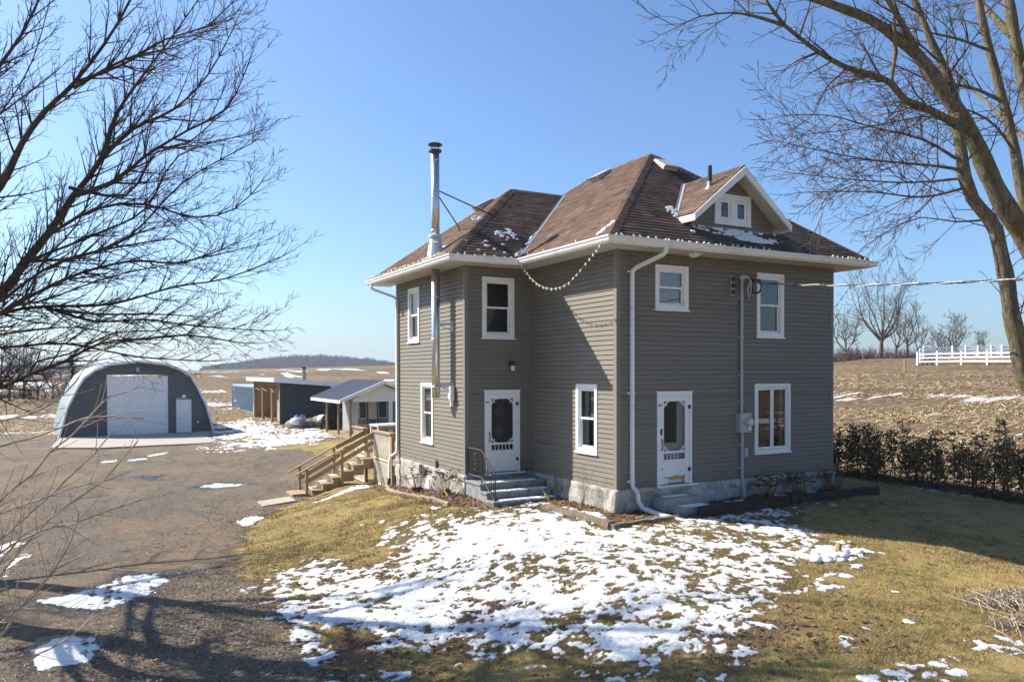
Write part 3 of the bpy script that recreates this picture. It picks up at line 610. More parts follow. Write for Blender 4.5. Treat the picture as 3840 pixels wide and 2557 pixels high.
# ---- foundation: lumpy parged stone band, one loop round the house
pc=[(0,0),(W,0),(W,DY),(-PR,DY),(-PR,D1),(0,D1)]
def loopsamples(off,step=.09):
    # offset corner positions (outward) for CCW polygon
    n=len(pc); cs=[]
    for i in range(n):
        a=Vector(pc[i-1]);b=Vector(pc[i]);c=Vector(pc[(i+1)%n]); d1=(b-a).normalized(); d2=(c-b).normalized()
        n1=Vector((d1.y,-d1.x)); n2=Vector((d2.y,-d2.x)); cs.append((b+(n1+n2)*off, (n1+n2).normalized(), n1,n2))
    out=[]
    for i in range(n):
        a,na,_,n2=cs[i]; b,nb,_,_=cs[(i+1)%n]; L=(b-a).length; k=max(1,int(L/step))
        for j in range(k): out.append((a+(b-a)*j/k, na if j==0 else n2))
    return out
sm_=loopsamples(.05); zl=[-.008,-.03,-.10,-.2,-.3,-.4,-.5,-.65,-.8,-1.0,-1.3,-1.7]
V=[];
for k,z in enumerate(zl):
    for (p,nn) in sm_:
        q=float(fbm(np.array([p.x*1.5+p.y*1.7]),np.array([z*2.3+3]),4)[0])*.075 if k>0 else 0
        o=q+(.012 if k==1 else 0)+( -.03 if k==0 else 0)+.03*max(0,-z-.3)
        V.append((p.x+nn.x*o,p.y+nn.y*o,z+( .012*math.sin(p.x*7+p.y*5) if k==1 else 0)))
ns=len(sm_); fs=[(k*ns+i,(k+1)*ns+i,(k+1)*ns+(i+1)%ns,k*ns+(i+1)%ns) for k in range(len(zl)-1) for i in range(ns)]
mb=MB(); mb.add(V,fs)
ins=loopsamples(-.0); n0=len(mb.v); mb.v+=[(p.x,p.y,-.006) for p,_ in ins]; m2=min(ns,len(ins))
for i in range(ns):
    pass
mb.box((-.02,-.03,-.2),(W+.02,DY+.03,-.01)); mb.box((-PR-.03,D1-.03,-.2),(0.1,DY+.03,-.011))
mb.build('foundation',M['found'],house,smooth=True)
# ---- roofs with real shingle courses
def clip(poly,a,b,c):
    out=[]
    for i in range(len(poly)):
        p=poly[i];q=poly[(i+1)%len(poly)]; dp=a*p[0]+b*p[1]-c; dq=a*q[0]+b*q[1]-c
        if dp>=0: out.append(p)
        if (dp>=0)!=(dq>=0):
            t=dp/(dp-dq); out.append((p[0]+(q[0]-p[0])*t,p[1]+(q[1]-p[1])*t))
    return out
def shingles(mb,O,A,S,poly,e=.14,tab=.31,seed=0,mossfn=None,moss=None,toff=0):
    O=Vector(O);A=Vector(A).normalized();S=Vector(S).normalized();Nn=A.cross(S).normalized()
    if Nn.z<0: Nn=-Nn
    ss=[p[1] for p in poly]; aa=[p[0] for p in poly]; r=random.Random(seed)
    k0=int(math.floor(min(ss)/e)); 
    for k in range(k0,int(max(ss)/e)+1):
        band=clip(clip(poly,0,1,k*e),0,-1,-(k+1)*e)
        if len(band)<3: continue
        off=r.uniform(0,tab); a0=min(p[0] for p in band); a1=max(p[0] for p in band); ct=r.uniform(-.1,.1)
        a=a0-off
        while a<a1:
            cell=clip(clip(band,1,0,a),-1,0,-(a+tab-.005))
            if len(cell)>=3:
                lift=r.uniform(.010,.016); h=lambda s:.004+lift*(1-(s-k*e)/e)
                top=[O+A*p[0]+S*p[1]+Nn*h(p[1]) for p in cell]; bot=[O+A*p[0]+S*p[1]-Nn*.004 for p in cell]
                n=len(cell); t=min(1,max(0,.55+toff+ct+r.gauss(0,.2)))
                mb.add(top+bot,[tuple(range(n))]+[(i,i+n,(i+1)%n+n,(i+1)%n) for i in range(n)],t)
                if moss is not None:
                    c=sum((Vector(q) for q in top),Vector())/n; moss+= [mossfn(c) if mossfn else 0]*(n+1)
            a+=tab
def roofobj(name,mb,parent,moss):
    o=mb.build(name,M['shingle'],parent); at=o.data.attributes.new('moss','FLOAT','FACE'); arr=np.zeros(len(o.data.polygons),dtype=np.float32); arr[:len(moss)]=moss; at.data.foreach_set('value',arr); return o
o_=.70; ZE=5.655
PK=Vector((W/2,3.28,8.96)); KK=Vector((W/2,6.19,8.96)); R2=Vector((.83,6.585,8.31)); VT=Vector((2.78,6.585,8.31))
def plane_poly(O,A,pts):
    O=Vector(O);A=Vector(A).normalized(); n=(Vector(pts[1])-Vector(pts[0])).cross(Vector(pts[2])-Vector(pts[0])).normalized(); S=n.cross(A).normalized()
    if S.z<0: S=-S
    return O,A,S,[((Vector(p)-O).dot(A),(Vector(p)-O).dot(S)) for p in pts]
def mossfn(c):
    d=math.hypot(c.x-2.1,(c.y-.35)*1.1); v=0
    # damp patch below the dormer's left eave
    t=max(0,1-abs(c.x-2.5+1.1*c.y)/.6)*(1 if c.y<.5 else max(0,1-(c.y-.5)/.3))
    return min(1,1.3*t)*(1 if 1.2<c.x<4.2 else .3)
mb=MB(); moss=[]
c0=Vector((-o_,-o_,ZE)); c1=Vector((W+o_,-o_,ZE)); c2=Vector((W+o_,DY+o_,ZE)); c3=Vector((-o_,DY+o_,ZE))
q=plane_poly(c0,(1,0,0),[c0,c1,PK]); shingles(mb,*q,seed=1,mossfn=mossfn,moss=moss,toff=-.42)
for i,pts,A in ((2,[c3,c0,PK,KK],(0,1,0)),(3,[c1,c2,KK,PK],(0,1,0)),(4,[c2,c3,KK],(1,0,0))):
    q=plane_poly(pts[0],A,pts); shingles(mb,*q,seed=i,moss=moss)
b0=Vector((-PR-o_,D1-o_,ZE)); b1=Vector((-o_,D1-o_,ZE)); b3=Vector((-PR-o_,DY+o_,ZE)); b4=Vector((.2,DY+o_,ZE))
for i,pts,A in ((5,[b0,b1,VT,R2],(1,0,0)),(6,[b3,b0,R2],(0,1,0)),(7,[b4,b3,R2,VT],(1,0,0))):
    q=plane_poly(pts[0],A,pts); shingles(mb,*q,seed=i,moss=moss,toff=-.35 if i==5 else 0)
# dormer roof
DW0,DW1,DC=2.20,4.93,3.565; DZ=7.74; dsl=.80; de=1.62; dy0=-.40
dl=Vector((DC-de,dy0,DZ-de*dsl)); 
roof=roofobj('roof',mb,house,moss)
mb=MB(); moss=[]
L0=Vector((DC-de,dy0,DZ-de*dsl));L1=Vector((DC,dy0,DZ)); L2=Vector((DC,2.3,DZ)); L3=Vector((DC-de,1.0,DZ-de*dsl))
q=plane_poly(L0,(0,1,0),[L0,L1,L2,L3]); shingles(mb,*q,seed=21,moss=moss)
L0=Vector((DC+de,dy0,DZ-de*dsl)); L3=Vector((DC+de,1.0,DZ-de*dsl)); q=plane_poly(L0,(0,1,0),[L0,L3,L2,L1]); shingles(mb,*q,seed=22,moss=moss)
droof=roofobj('dormer_roof',mb,house,moss)
# hip and ridge caps
def caps(p,q,nA,nB,name='roof_ridge_caps',parent=None):
    mb=MB(); p=Vector(p);q=Vector(q); d=(q-p).normalized(); L=(q-p).length; e=.15; wd=.15
    sA=nA.cross(d); sA=sA if sA.z<0 else -sA; sB=nB.cross(d); sB=sB if sB.z<0 else -sB
    if abs(sA.z)<1e-3: pass
    sA.normalize(); sB.normalize(); upv=(nA+nB).normalized(); r=random.Random(int(L*100))
    k=int(L/e)
    for i in range(k):
        a=p+d*(i*e); b=p+d*min(L,(i+1)*e+.05); ha=.034; hb=.016
        ta=upv*ha; tb=upv*hb
        vs=[a+sA*wd+nA*(ha-.01),a+ta,a+sB*wd+nB*(ha-.01),b+sA*wd+nA*(hb-.008),b+tb,b+sB*wd+nB*(hb-.008),a+sA*wd,a-upv*.01,a+sB*wd]
        mb.add(vs,[(0,1,4,3),(1,2,5,4),(6,7,1,0),(7,8,2,1)],min(1,max(0,.5+r.gauss(0,.2))))
    return mb.build(name,M['shingle'],parent or roof)
def nrm(a,b,c):
    n=(Vector(b)-Vector(a)).cross(Vector(c)-Vector(a)).normalized(); return n if n.z>0 else -n
nF=nrm(c0,c1,PK);nL=nrm(c3,c0,PK);nR=nrm(c1,c2,KK);nBk=nrm(c2,c3,KK);n2F=nrm(b0,b1,R2);n2L=nrm(b3,b0,R2);n2B=nrm(b4,b3,R2)
caps(c0,PK,nF,nL); caps(c1,PK,nF,nR); caps(KK,PK,nL,nR); caps(c3,KK,nL,nBk); caps(c2,KK,nR,nBk); caps(b0,R2,n2F,n2L); caps(b3,R2,n2L,n2B); caps(VT,R2,n2F,n2B)
ndl=nrm((DC-de,dy0,DZ-de*dsl),(DC,dy0,DZ),(DC,2,DZ)); ndr=Vector((-ndl.x,ndl.y,ndl.z)); caps((DC,dy0,DZ),(DC,2.25,DZ),ndl,ndr,parent=droof)
# valley flashing strips
def valley(p,q,nA,nB,parent,wd=.06,name='valley_flashing'):
    mb=MB(); p=Vector(p);q=Vector(q); d=(q-p).normalized()
    sA=nA.cross(d); sA=sA if sA.z>0 else -sA; sB=nB.cross(d); sB=sB if sB.z>0 else -sB
    l=.024; mb.add([p+sA*wd+nA*l,p+(nA+nB)*.016,p+sB*wd+nB*l,q+sA*wd+nA*l,q+(nA+nB)*.016,q+sB*wd+nB*l],[(0,1,4,3),(1,2,5,4)])
    return mb.build(name,M['flash'],parent)
valley(b1,VT,n2F,nL,roof)
sF=(PK.z-ZE)/(PK.y+o_); zroof=lambda y:ZE+(y+o_)*sF
def dval(sgn):
    z0=DZ-de*dsl; yb=(z0-ZE)/sF-o_; yt=(DZ-ZE)/sF-o_
    return Vector((DC+sgn*de,yb,z0)),Vector((DC,yt,DZ))
p,q=dval(-1); valley(p,q,ndl,nF,droof,.07); p,q=dval(1); valley(p,q,ndr,nF,droof,.07)
# dormer wall, cheeks, fascia, soffit
mb=MB(); zb=6.19; e=.13; P=lambda x,z,y: (x,y,z)
ztop=lambda x:DZ-abs(x-DC)*dsl-.13
DWIN=(3.02,4.07,6.44,7.03)
k=0; z=zb
while z<DZ-.2:
    z1=min(z+e,DZ-.16)
    for zz0,zz1 in ((z,z1),):
        half=min((DW1-DW0)/2,(DZ-.13-zz0)/dsl)
        half1=min((DW1-DW0)/2,max(0,(DZ-.13-zz1)/dsl))
        a0,b0_,a1,b1_=DC-half,DC+half,DC-half1,DC+half1
        spans=[(a0,b0_,a1,b1_)]
        if zz0>=DWIN[2]-.02 and zz1<=DWIN[3]+.05: spans=[(a0,DWIN[0],a1,DWIN[0]),(DWIN[1],b0_,DWIN[1],b1_)]
        for s in spans: 
            if s[1]-s[0]>.01: mb.add([(s[0],-.022,zz0),(s[1],-.022,zz0),(s[3],-.005,zz1),(s[2],-.005,zz1),(s[0],0,zz0),(s[1],0,zz0)],[(0,1,2,3),(4,5,1,0)],.5+.1*math.sin(k*3))
    z=z1; k+=1
for x,sx in ((DW0,-1),(DW1,1)):
    mb.add([(x,0,zb-.05),(x,1.4,zb+.8),(x,1.4,7.0),(x,0,ztop(x)+.04)],[(0,1,2,3)])
dw=mb.build('dormer_wall',M['siding'],house)
mb=MB(); mb.box((DW0-.02,-.045,zb-.06),(DW0+.09,.06,ztop(DW0+.05))); mb.box((DW1-.09,-.045,zb-.06),(DW1+.02,.06,ztop(DW1-.05))); mb.box((DW0+.09,-.04,zb-.06),(DW1-.09,.0,zb+.10)); mb.build('dormer_trim',M['trimtan'],dw)
mb=MB(); t=.045
for s in (-1,1):
    x0=DC; x1=DC+s*de; z0=DZ; z1=DZ-de*dsl; hh=.20
    yF=dy0-.0
    mb.hexa([(x0,yF-t,z0-hh-.02),(x1,yF-t,z1-hh+.02),(x1,yF,z1-hh+.02),(x0,yF,z0-hh-.02),(x0,yF-t,z0-.015),(x1,yF-t,z1-.015),(x1,yF,z1-.015),(x0,yF,z0-.015)])
    mb.box((min(x1,x1-s*.03),yF,z1-.18),(max(x1,x1-s*.03),.86,z1-.02))
mb.build('dormer_fascia',M['white'],droof)
mb=MB()
for s in (-1,1):
    x1=DC+s*(de-.03); z1=DZ-(de-.03)*dsl-.15
    mb.add([(DC,dy0,DZ-.16),(x1,dy0,z1),(x1,.3,z1),(DC,.3,DZ-.16)],[(0,1,2,3)])
mb.build('dormer_soffit',M['soffit'],droof)
# dormer double window
mb=MB(); fr=Fr((0,-.005,0),(1,0,0),(0,-1,0)); u0,u1,z0,z1=2.94,4.15,6.36,7.10
frame_ring(mb,fr,u0,u1,z0,z1,.13,.13,.09,0,.05); mb.lbox(fr,u0-.02,u1+.02,z0-.03,z0-.001,0,.075); um=(u0+u1)/2; mb.lbox(fr,um-.07,um+.07,z0+.09,z1-.13,0,.046)
dwin=mb.build('dormer_window',M['white'],house)
for a,b in ((u0+.13,um-.07),(um+.07,u1-.13)):
    k=MB(); frame_ring(k,fr,a+.003,b-.003,z0+.095,z1-.133,.085,.08,.07,0,.03); k.build('sash',M['white'],dwin)
    k=MB(); k.add([fr.p(a+.08,z0+.16,.016),fr.p(b-.08,z0+.16,.016),fr.p(b-.08,z1-.2,.016),fr.p(a+.08,z1-.2,.016)],[(0,1,2,3)]); k.build('pane',M['glass'],dwin)
k=MB(); k.lbox(fr,u0+.1,u1-.1,z0+.08,z1-.1,-.25,-.2); k.build('dark_interior',M['dark'],dwin)
# ---- eaves: soffit, fascia, gutters
EV=[(W+o_,DY+o_),(W+o_,-o_),(-o_,-o_),(-o_,D1-o_),(-PR-o_,D1-o_),(-PR-o_,DY+o_)]
mb=MB()
def inset(k): return [(W+o_-k,DY+o_-k),(W+o_-k,-o_+k),(-o_+k,-o_+k),(-o_+k,D1-o_+k),(-PR-o_+k,D1-o_+k),(-PR-o_+k,DY+o_-k)]
# soffit strips with fine grooves
def strip(a,b,outer,inner,axis):
    n=max(1,int(abs(b-a)/.1))
    for i in range(n):
        p=a+(b-a)*i/n; q=a+(b-a)*(i+1)/n-.006*(1 if b>a else -1)
        c=[(p,outer),(q,outer),(q,inner),(p,inner)] if axis=='x' else [(outer,p),(outer,q),(inner,q),(inner,p)]
        mb.add([(x,y,5.497) for x,y in c],[(0,1,2,3)])
        q2=a+(b-a)*(i+1)/n
        c=[(q,outer),(q2,outer),(q2,inner),(q,inner)] if axis=='x' else [(outer,q),(outer,q2),(inner,q2),(inner,q)]
        mb.add([(x,y,5.503) for x,y in c],[(0,1,2,3)])
strip(-o_,W+o_,-o_,.0,'x'); strip(0,D1-o_,-o_,0,'y'); strip(-PR-o_,0,D1-o_,D1,'x'); strip(D1,DY+o_,-PR-o_,-PR,'y'); strip(0,DY+o_,W+o_,W,'y')
mb.build('soffit',M['soffit'],house)
def sweep(mb,path,prof,closed=False):
    n=len(path); rings=[]
    for i in range(n):
        b=Vector(path[i]); d1=(b-Vector(path[i-1])).normalized() if i>0 else None; d2=(Vector(path[i+1])-b).normalized() if i<n-1 else None
        if d1 is None: nn=Vector((-d2.y,d2.x)); sc=1
        elif d2 is None: nn=Vector((-d1.y,d1.x)); sc=1
        else:
            n1=Vector((-d1.y,d1.x)); n2=Vector((-d2.y,d2.x)); nn=(n1+n2); sc=2/nn.length_squared*1.0; 
        rings.append([(b.x-nn.x*o*sc,b.y-nn.y*o*sc,z) for o,z in prof])
    k=len(prof); vs=[p for r in rings for p in r]; fs=[]
    for i in range(n-1):
        for j in range(k-1): fs.append((i*k+j,i*k+j+1,(i+1)*k+j+1,(i+1)*k+j))
    fs.append(tuple(range(k))); fs.append(tuple((n-1)*k+j for j in range(k-1,-1,-1)))
    mb.add(vs,fs)
# path runs with outside on its right when travelling +X->... choose orientation so that offsets go outward
path=list(reversed(EV))
mb=MB(); sweep(mb,path,[(-.02,5.49),(.02,5.49),(.02,5.64),(-.02,5.64)]); mb.build('fascia',M['white'],house)
mb=MB(); sweep(mb,path,[(.021,5.51),(.075,5.51),(.10,5.55),(.10,5.585),(.128,5.61),(.128,5.645),(.115,5.645),(.112,5.6),(.06,5.53),(.03,5.53),(.021,5.62)]); gut=mb.build('gutter',M['gutter'],house)
# ---- downspouts
def spout(name,pts,w=.075,d=.06,lab=None):
    mb=MB()
    P=[Vector(p) for p in pts]
    mb.tube(P,[w*.62]*len(P),4); 
    return mb
def sqtube(mb,P,a,b,side):
    P=[Vector(p) for p in P]; S=Vector(side).normalized(); rings=[]
    for i,p in enumerate(P):
        d=(P[min(i+1,len(P)-1)]-P[max(i-1,0)]).normalized(); o=d.cross(S).normalized(); s2=o.cross(d).normalized()
        rings.append([p+s2*a/2+o*b/2,p-s2*a/2+o*b/2,p-s2*a/2-o*b/2,p+s2*a/2-o*b/2])
    vs=[q for r in rings for q in r]; fs=[]
    for i in range(len(P)-1):
        for j in range(4): fs.append((i*4+j,i*4+(j+1)%4,(i+1)*4+(j+1)%4,(i+1)*4+j))
    fs.append((3,2,1,0)); k=(len(P)-1)*4; fs.append((k,k+1,k+2,k+3)); mb.add(vs,fs)
mb=MB(); y=-.075
sqtube(mb,[(.80,-.77,5.5),(.80,-.77,5.40),(.76,-.72,5.33),(.45,-.16,5.09),(.39,-.085,5.02),(.385,y,4.9),(.385,y,.15),(.39,y-.01,.05),(.46,y-.08,-.08),(.475,y-.1,-.2),(.48,y-.11,-.30),(.53,y-.17,-.42),(.60,y-.28,-.48)],.085,.065,(1,0,0))
sqtube(mb,[(.58,y-.24,-.45),(.64,-.6,-.50),(.86,-1.5,-.60)],.10,.075,(1,0,0))
for z in (5.0,2.2,.16): mb.box((.32,y-.045,z-.02),(.43,-.02,z+.02)); mb.box((.29,-.05,z-.02),(.325,-.02,z+.03))
mb.build('downspout',M['gutter'],house)
mb=MB(); xx=-PR-.075; yy=DY-.17
sqtube(mb,[(-PR-.77,DY+.25,5.5),(-PR-.77,DY+.25,5.40),(-PR-.72,DY+.2,5.33),(-PR-.16,yy+.06,5.10),(xx-.01,yy,5.02),(xx,yy,4.9),(xx,yy,.25),(xx-.02,yy,.14),(xx-.2,yy+.1,.0),(xx-.22,yy+.1,-.15),(xx-.24,yy+.1,-.7)],.085,.065,(0,1,0)); mb.build('downspout',M['gutter'],house)
mb=MB(); mb.tube([(xx-.24,yy+.1,-.68),(xx-.25,yy+.1,-1.3)],.055,12); mb.build('drain_boot',M['black'],house)
mb=MB(); mb.hexa([(2.02,-.30,5.42),(2.13,-.30,5.42),(2.13,-.2,5.42),(2.02,-.2,5.42),(1.97,-.42,5.496),(2.19,-.42,5.496),(2.19,-.15,5.496),(1.97,-.15,5.496)]); mb.build('soffit_outlet',M['white'],house)
# ---- stovepipe
cx,cy=-PR-.36,5.13; mb=MB()
mb.tube([(cx,cy,2.0),(cx,cy,5.49)],.115,24); mb.tube([(cx,cy,5.9),(cx,cy,8.72)],.115,24)
for z in (2.3,3.6,4.75,6.55,7.45,8.45): mb.tube([(cx,cy,z-.02),(cx,cy,z+.02)],.12,24)
flue=mb.build('stovepipe',M['steel'],house,smooth=False)
for p in flue.data.polygons: p.use_smooth=len(p.vertices)==4
mb=MB(); mb.lathe((cx,cy,8.72),[(.12,-.06),(.175,-.04),(.175,.01),(.12,.02)],20); mb.lathe((cx,cy,8.88),[(.19,-.02),(.20,.0),(.16,.025),(.05,.04),(0.005,.045)],20)
for i in range(4):
    a=i*math.pi/2+.4; mb.tube([(cx+.13*math.cos(a),cy+.13*math.sin(a),8.72),(cx+.13*math.cos(a),cy+.13*math.sin(a),8.88)],.012,6)
mb.build('rain_cap',M['black'],flue)
mb=MB(); s2=(8.31-ZE)/(.83+PR+o_); rz=ZE+(cx+PR+o_)*s2
mb.lathe((cx,cy,rz),[(.24,-.15),(.22,.02),(.15,.42),(.14,.44),(.19,.45),(.19,.5),(.14,.52)],20)
mb.add([(cx-.42,cy-.3,rz-.42*s2+.03),(cx+.3,cy-.3,rz+.3*s2+.03),(cx+.3,cy+.35,rz+.3*s2+.03),(cx-.42,cy+.35,rz-.42*s2+.03)],[(0,1,2,3)])
mb.build('flashing_cone',newmat('pale flashing',(.62,.63,.63),.45,.5,.2),flue,smooth=False)
for z in (4.0,2.35):
    mb=MB(); mb.beam((cx,cy-.08,z),(-PR,cy-.34,z),.03,.06); mb.beam((cx,cy-.08,z-.0),(-PR,cy-.34,z-.2),.02,.02); mb.box((-PR-.03,cy-.44,z-.22),(-PR,cy-.26,z+.06)); mb.build('wall_bracket',M['galv'],flue)
mb=MB(); mb.tube([(cx+.1,cy-.05,7.62),(-.55,4.75,6.98)],.018,6); mb.tube([(cx+.12,cy+.05,7.5),(-1.25,5.9,6.87),(-1.22,5.9,6.72)],.018,6); mb.build('guy_brace',M['black'],flue)
# service masthead and cleanout beside the pipe
mb=MB(); mb.tube([(-PR-.10,4.66,1.93),(-PR-.10,4.66,2.32)],.075,14); mb.tube([(-PR-.18,4.66,2.05),(-PR-.10,4.66,2.05)],.08,14); mb.lathe((-PR-.10,4.66,1.78),[(.05,0),(.05,.2)],12); mb.build('wall_vent_hood',M['white'],house)
mb=MB(); mb.box((-PR-.09,5.83,.0),(-PR-.018,5.93,.2)); mb.build('outlet_cover',M['trimtan'],house)
# ---- roof vents
def vent(c,A,S,N,w=.5,l=.55,h=.16):
    mb=MB(); c=Vector(c); A=Vector(A).normalized(); S=Vector(S).normalized(); N=Vector(N)
    q=lambda a,s,n:c+A*a+S*s+N*n
    mb.hexa([q(-w/2,-l/2,.02),q(w/2,-l/2,.02),q(w/2,l/2,.02),q(-w/2,l/2,.02),q(-w/2,-l/2,h),q(w/2,-l/2,h),q(w/2*.9,l/2,.06),q(-w/2*.9,l/2,.06)])
    mb.hexa([q(-w/2-.02,-l/2-.03,h-.02),q(w/2+.02,-l/2-.03,h-.02),q(w/2,l/2,.075),q(-w/2,l/2,.075),q(-w/2-.02,-l/2-.03,h+.02),q(w/2+.02,-l/2-.03,h+.02),q(w/2*.9,l/2,.09),q(-w/2*.9,l/2,.09)])
    return mb.build('roof_vent',M['ventgrey'],roof)
upS=lambda A,N:(Vector(N).cross(Vector(A)).normalized() if Vector(N).cross(Vector(A)).z>0 else -Vector(N).cross(Vector(A)).normalized())
vent((3.62,2.66,zroof(2.66)),(1,0,0),upS((1,0,0),nF),nF); sL=(PK.z-ZE)/(PK.x+o_); vent((3.25,5.2,ZE+(3.25+o_)*sL),(0,1,0),upS((0,1,0),nL),nL); vent((.25,7.2,ZE+(.25+PR+o_)*s2),(0,1,0),upS((0,1,0),n2L),n2L)
# plumbing stack on the dormer
px_,py_=3.02,.22; pz=DZ-abs(px_-DC)*dsl; mb=MB(); mb.tube([(px_,py_,pz-.1),(px_,py_,pz+.52)],.055,12); st_=mb.build('vent_stack',M['black'],droof)
mb=MB(); mb.lathe((px_,py_,pz-.03),[(.13,-.05),(.075,.05),(.062,.16)],12); mb.build('stack_collar',M['flash'],st_)
# snow lying on the roof
def snowlump(mb,c,A,S,N,a,s,n=26,seed=0):
    r=random.Random(seed); c=Vector(c)
    for i in range(n):
        x=r.gauss(0,a*.5); y=r.gauss(0,s*.5); w=r.uniform(.025,.09); l=w*r.uniform(.4,.8); h=r.uniform(.014,.035); q=c+A*x+S*y
        k=7; rim=[q+A*(w*math.cos(t)*(1+.3*r.random()))+S*(l*math.sin(t)*(1+.3*r.random()))+N*.008 for t in [2*math.pi*j/k for j in range(k)]]
        top=[q+(p-q)*.6+N*h for p in rim]; mb.add(rim+top,[(j,(j+1)%k,(j+1)%k+k,j+k) for j in range(k)]+[tuple(range(k,2*k))])
AX=Vector((1,0,0)); AY=Vector((0,1,0)); SF=upS(AX,nF); SL=upS(AY,nL)
mb=MB(); S2F=upS(AX,n2F)
for i,yy_ in enumerate((-.22,-.13,-.04,.05,-.3,-.38)): snowlump(mb,(3.5+.12*i*(i>3),yy_,zroof(yy_)),AX,SF,nF,1.0-.1*i,.03,48,seed=i)
snowlump(mb,(2.05,.45,zroof(.45)+.03),AX,SF,nF,.22,.28,45,9); snowlump(mb,(2.4,.1,zroof(.1)),AX,SF,nF,.25,.25,20,10); snowlump(mb,(5.05,.1,zroof(.1)),AX,SF,nF,.1,.15,14,14)
z2F=lambda y:ZE+(y-D1+o_)*(8.31-ZE)/(6.585-D1+o_)
snowlump(mb,(-.55,4.3,z2F(4.3)),AX,S2F,n2F,.40,.26,30,11); snowlump(mb,(-1.1,4.9,z2F(4.9)),AX,S2F,n2F,.2,.12,8,12); snowlump(mb,(-1.3,3.7,z2F(3.7)),AX,S2F,n2F,1.2,.4,12,13); snowlump(mb,(-.42,-.1,ZE+(-.42+o_)*sL+.02),AY,SL,nL,.03,.3,14,15)
tag(mb.build('roof_snow',M['snow'],roof),kind='stuff')
mb=MB(); dv=(VT-b1); 
for i in range(30):
    t=.02+.33*random.random(); q=b1+dv*t; snowlump(mb,q+Vector((0,0,.03)),AX,dv.normalized(),Vector((0,0,1)),.06,.1,2,seed=100+i)
tag(mb.build('roof_snow',M['snow'],roof),kind='stuff')
# ---- wall fittings
mb=MB(); mb.box((-.66,D1-.05,2.86),(-.56,D1-.02,2.98)); mb.tube([(-.61,D1-.04,2.95),(-.61,D1-.12,2.98),(-.60,D1-.17,2.93)],[.03,.035,.03],8); mb.lathe((-.60,D1-.17,2.88),[(.02,.06),(.075,.03),(.08,.0)],12); lamp=mb.build('wall_lamp',M['black'],house)
mb=MB(); mb.lathe((-.60,D1-.17,2.735),[(.055,.0),(.066,.13)],10); mb.build('lamp_glass',newmat('frosted lamp glass',(.6,.62,.6),.3,.5),lamp)
mb=MB(); mb.tube([(3.82,-.07,5.02),(3.82,-.07,1.6)],.04,12); mb.tube([(3.84,-.07,1.2),(3.84,-.07,.05),(3.86,-.10,-.1),(3.88,-.11,-.6)],.042,12)
for z in (4.55,3.55,2.6,1.95,.85,.28): mb.box((3.72,-.06,z-.015),(3.79,-.02,z+.015)); mb.tube([(3.83,-.07,z-.02),(3.83,-.07,z+.02)],.047,12)
con=mb.build('electrical_conduit',M['pvc'],house)
mb=MB(); mb.lathe((3.82,-.07,5.0),[(.06,0),(.085,.03),(.08,.10),(.03,.14)],12); mb.tube([(3.82,-.07,5.06),(3.93,-.15,5.08)],[.06,.05],10); mb.build('weatherhead',M['galv'],con)
mb=MB(); mb.box((3.66,-.17,1.17),(4.06,-.018,1.65)); mb.box((3.665,-.18,1.42),(4.055,-.17,1.645)); mbx=mb.build('meter_box',M['galv'],house)
mb=MB(); mb.tube([(3.93,-.17,1.43),(3.93,-.30,1.43)],[.095,.085],20); mb.build('meter_glass',newmat('meter glass',(.45,.47,.46),.1,.6),mbx)
mb=MB(); mb.box((3.96,-.195,1.22),(4.02,-.172,1.32)); mb.build('meter_tag',M['white'],mbx)
mb=MB(); mb.box((3.88,-.14,.55),(3.98,-.02,.78)); mb.build('junction_box',M['pvc'],house)
mb=MB(); mb.box((3.47,-.04,4.60),(3.60,-.018,5.08)); tb=mb.build('insulator_rack',M['galv'],house)
for z in (5.0,4.84,4.68):
    mb=MB(); mb.tube([(3.54,-.04,z-.0),(3.54,-.07,z),(3.54,-.10,z),(3.54,-.13,z)],[.045,.062,.05,.062],12); mb.build('insulator',M['black'],tb)
mb=MB(); mb.tube([(3.93,-.15,5.08),(3.99,-.2,4.98),(3.92,-.16,4.75),(3.97,-.18,4.55),(4.0,-.2,4.7),(4.0,-.22,4.95)],.013,6); mb.build('drip_loop',M['whitewire'],con)
# iron hatch wheel left on the old basement opening, patched wall
mb=MB(); ring=[(-PR-.10,6.93+.10*math.cos(t),-.16+.14*math.sin(t)) for t in [2*math.pi*i/16 for i in range(17)]]; mb.tube(ring,.014,6)
mb.tube([(-PR-.1,6.93,-.3),(-PR-.1,6.93,-.02)],.01,6); mb.box((-PR-.13,6.55,-.31),(-PR-.07,6.92,-.18)); mb.build('iron_wheel',newmat('rusty iron',(.07,.04,.03),.8,.3),house)
mb=MB(); mb.box((-PR-.085,6.1,-.80),(-PR-.055,6.62,-.28)); mb.build('patched_opening',newmat('white patch',(.72,.71,.66),.8,.2),house)
# rear porch eave peeking past the corner
mb=MB(); mb.box((-PR+.0,DY+.06,2.30),(2.5,DY+.9,2.42)); mb.box((-PR-.1,DY+.06,2.42),(2.6,DY+1.0,2.46)); mb.build('rear_porch_roof',M['white'],house)
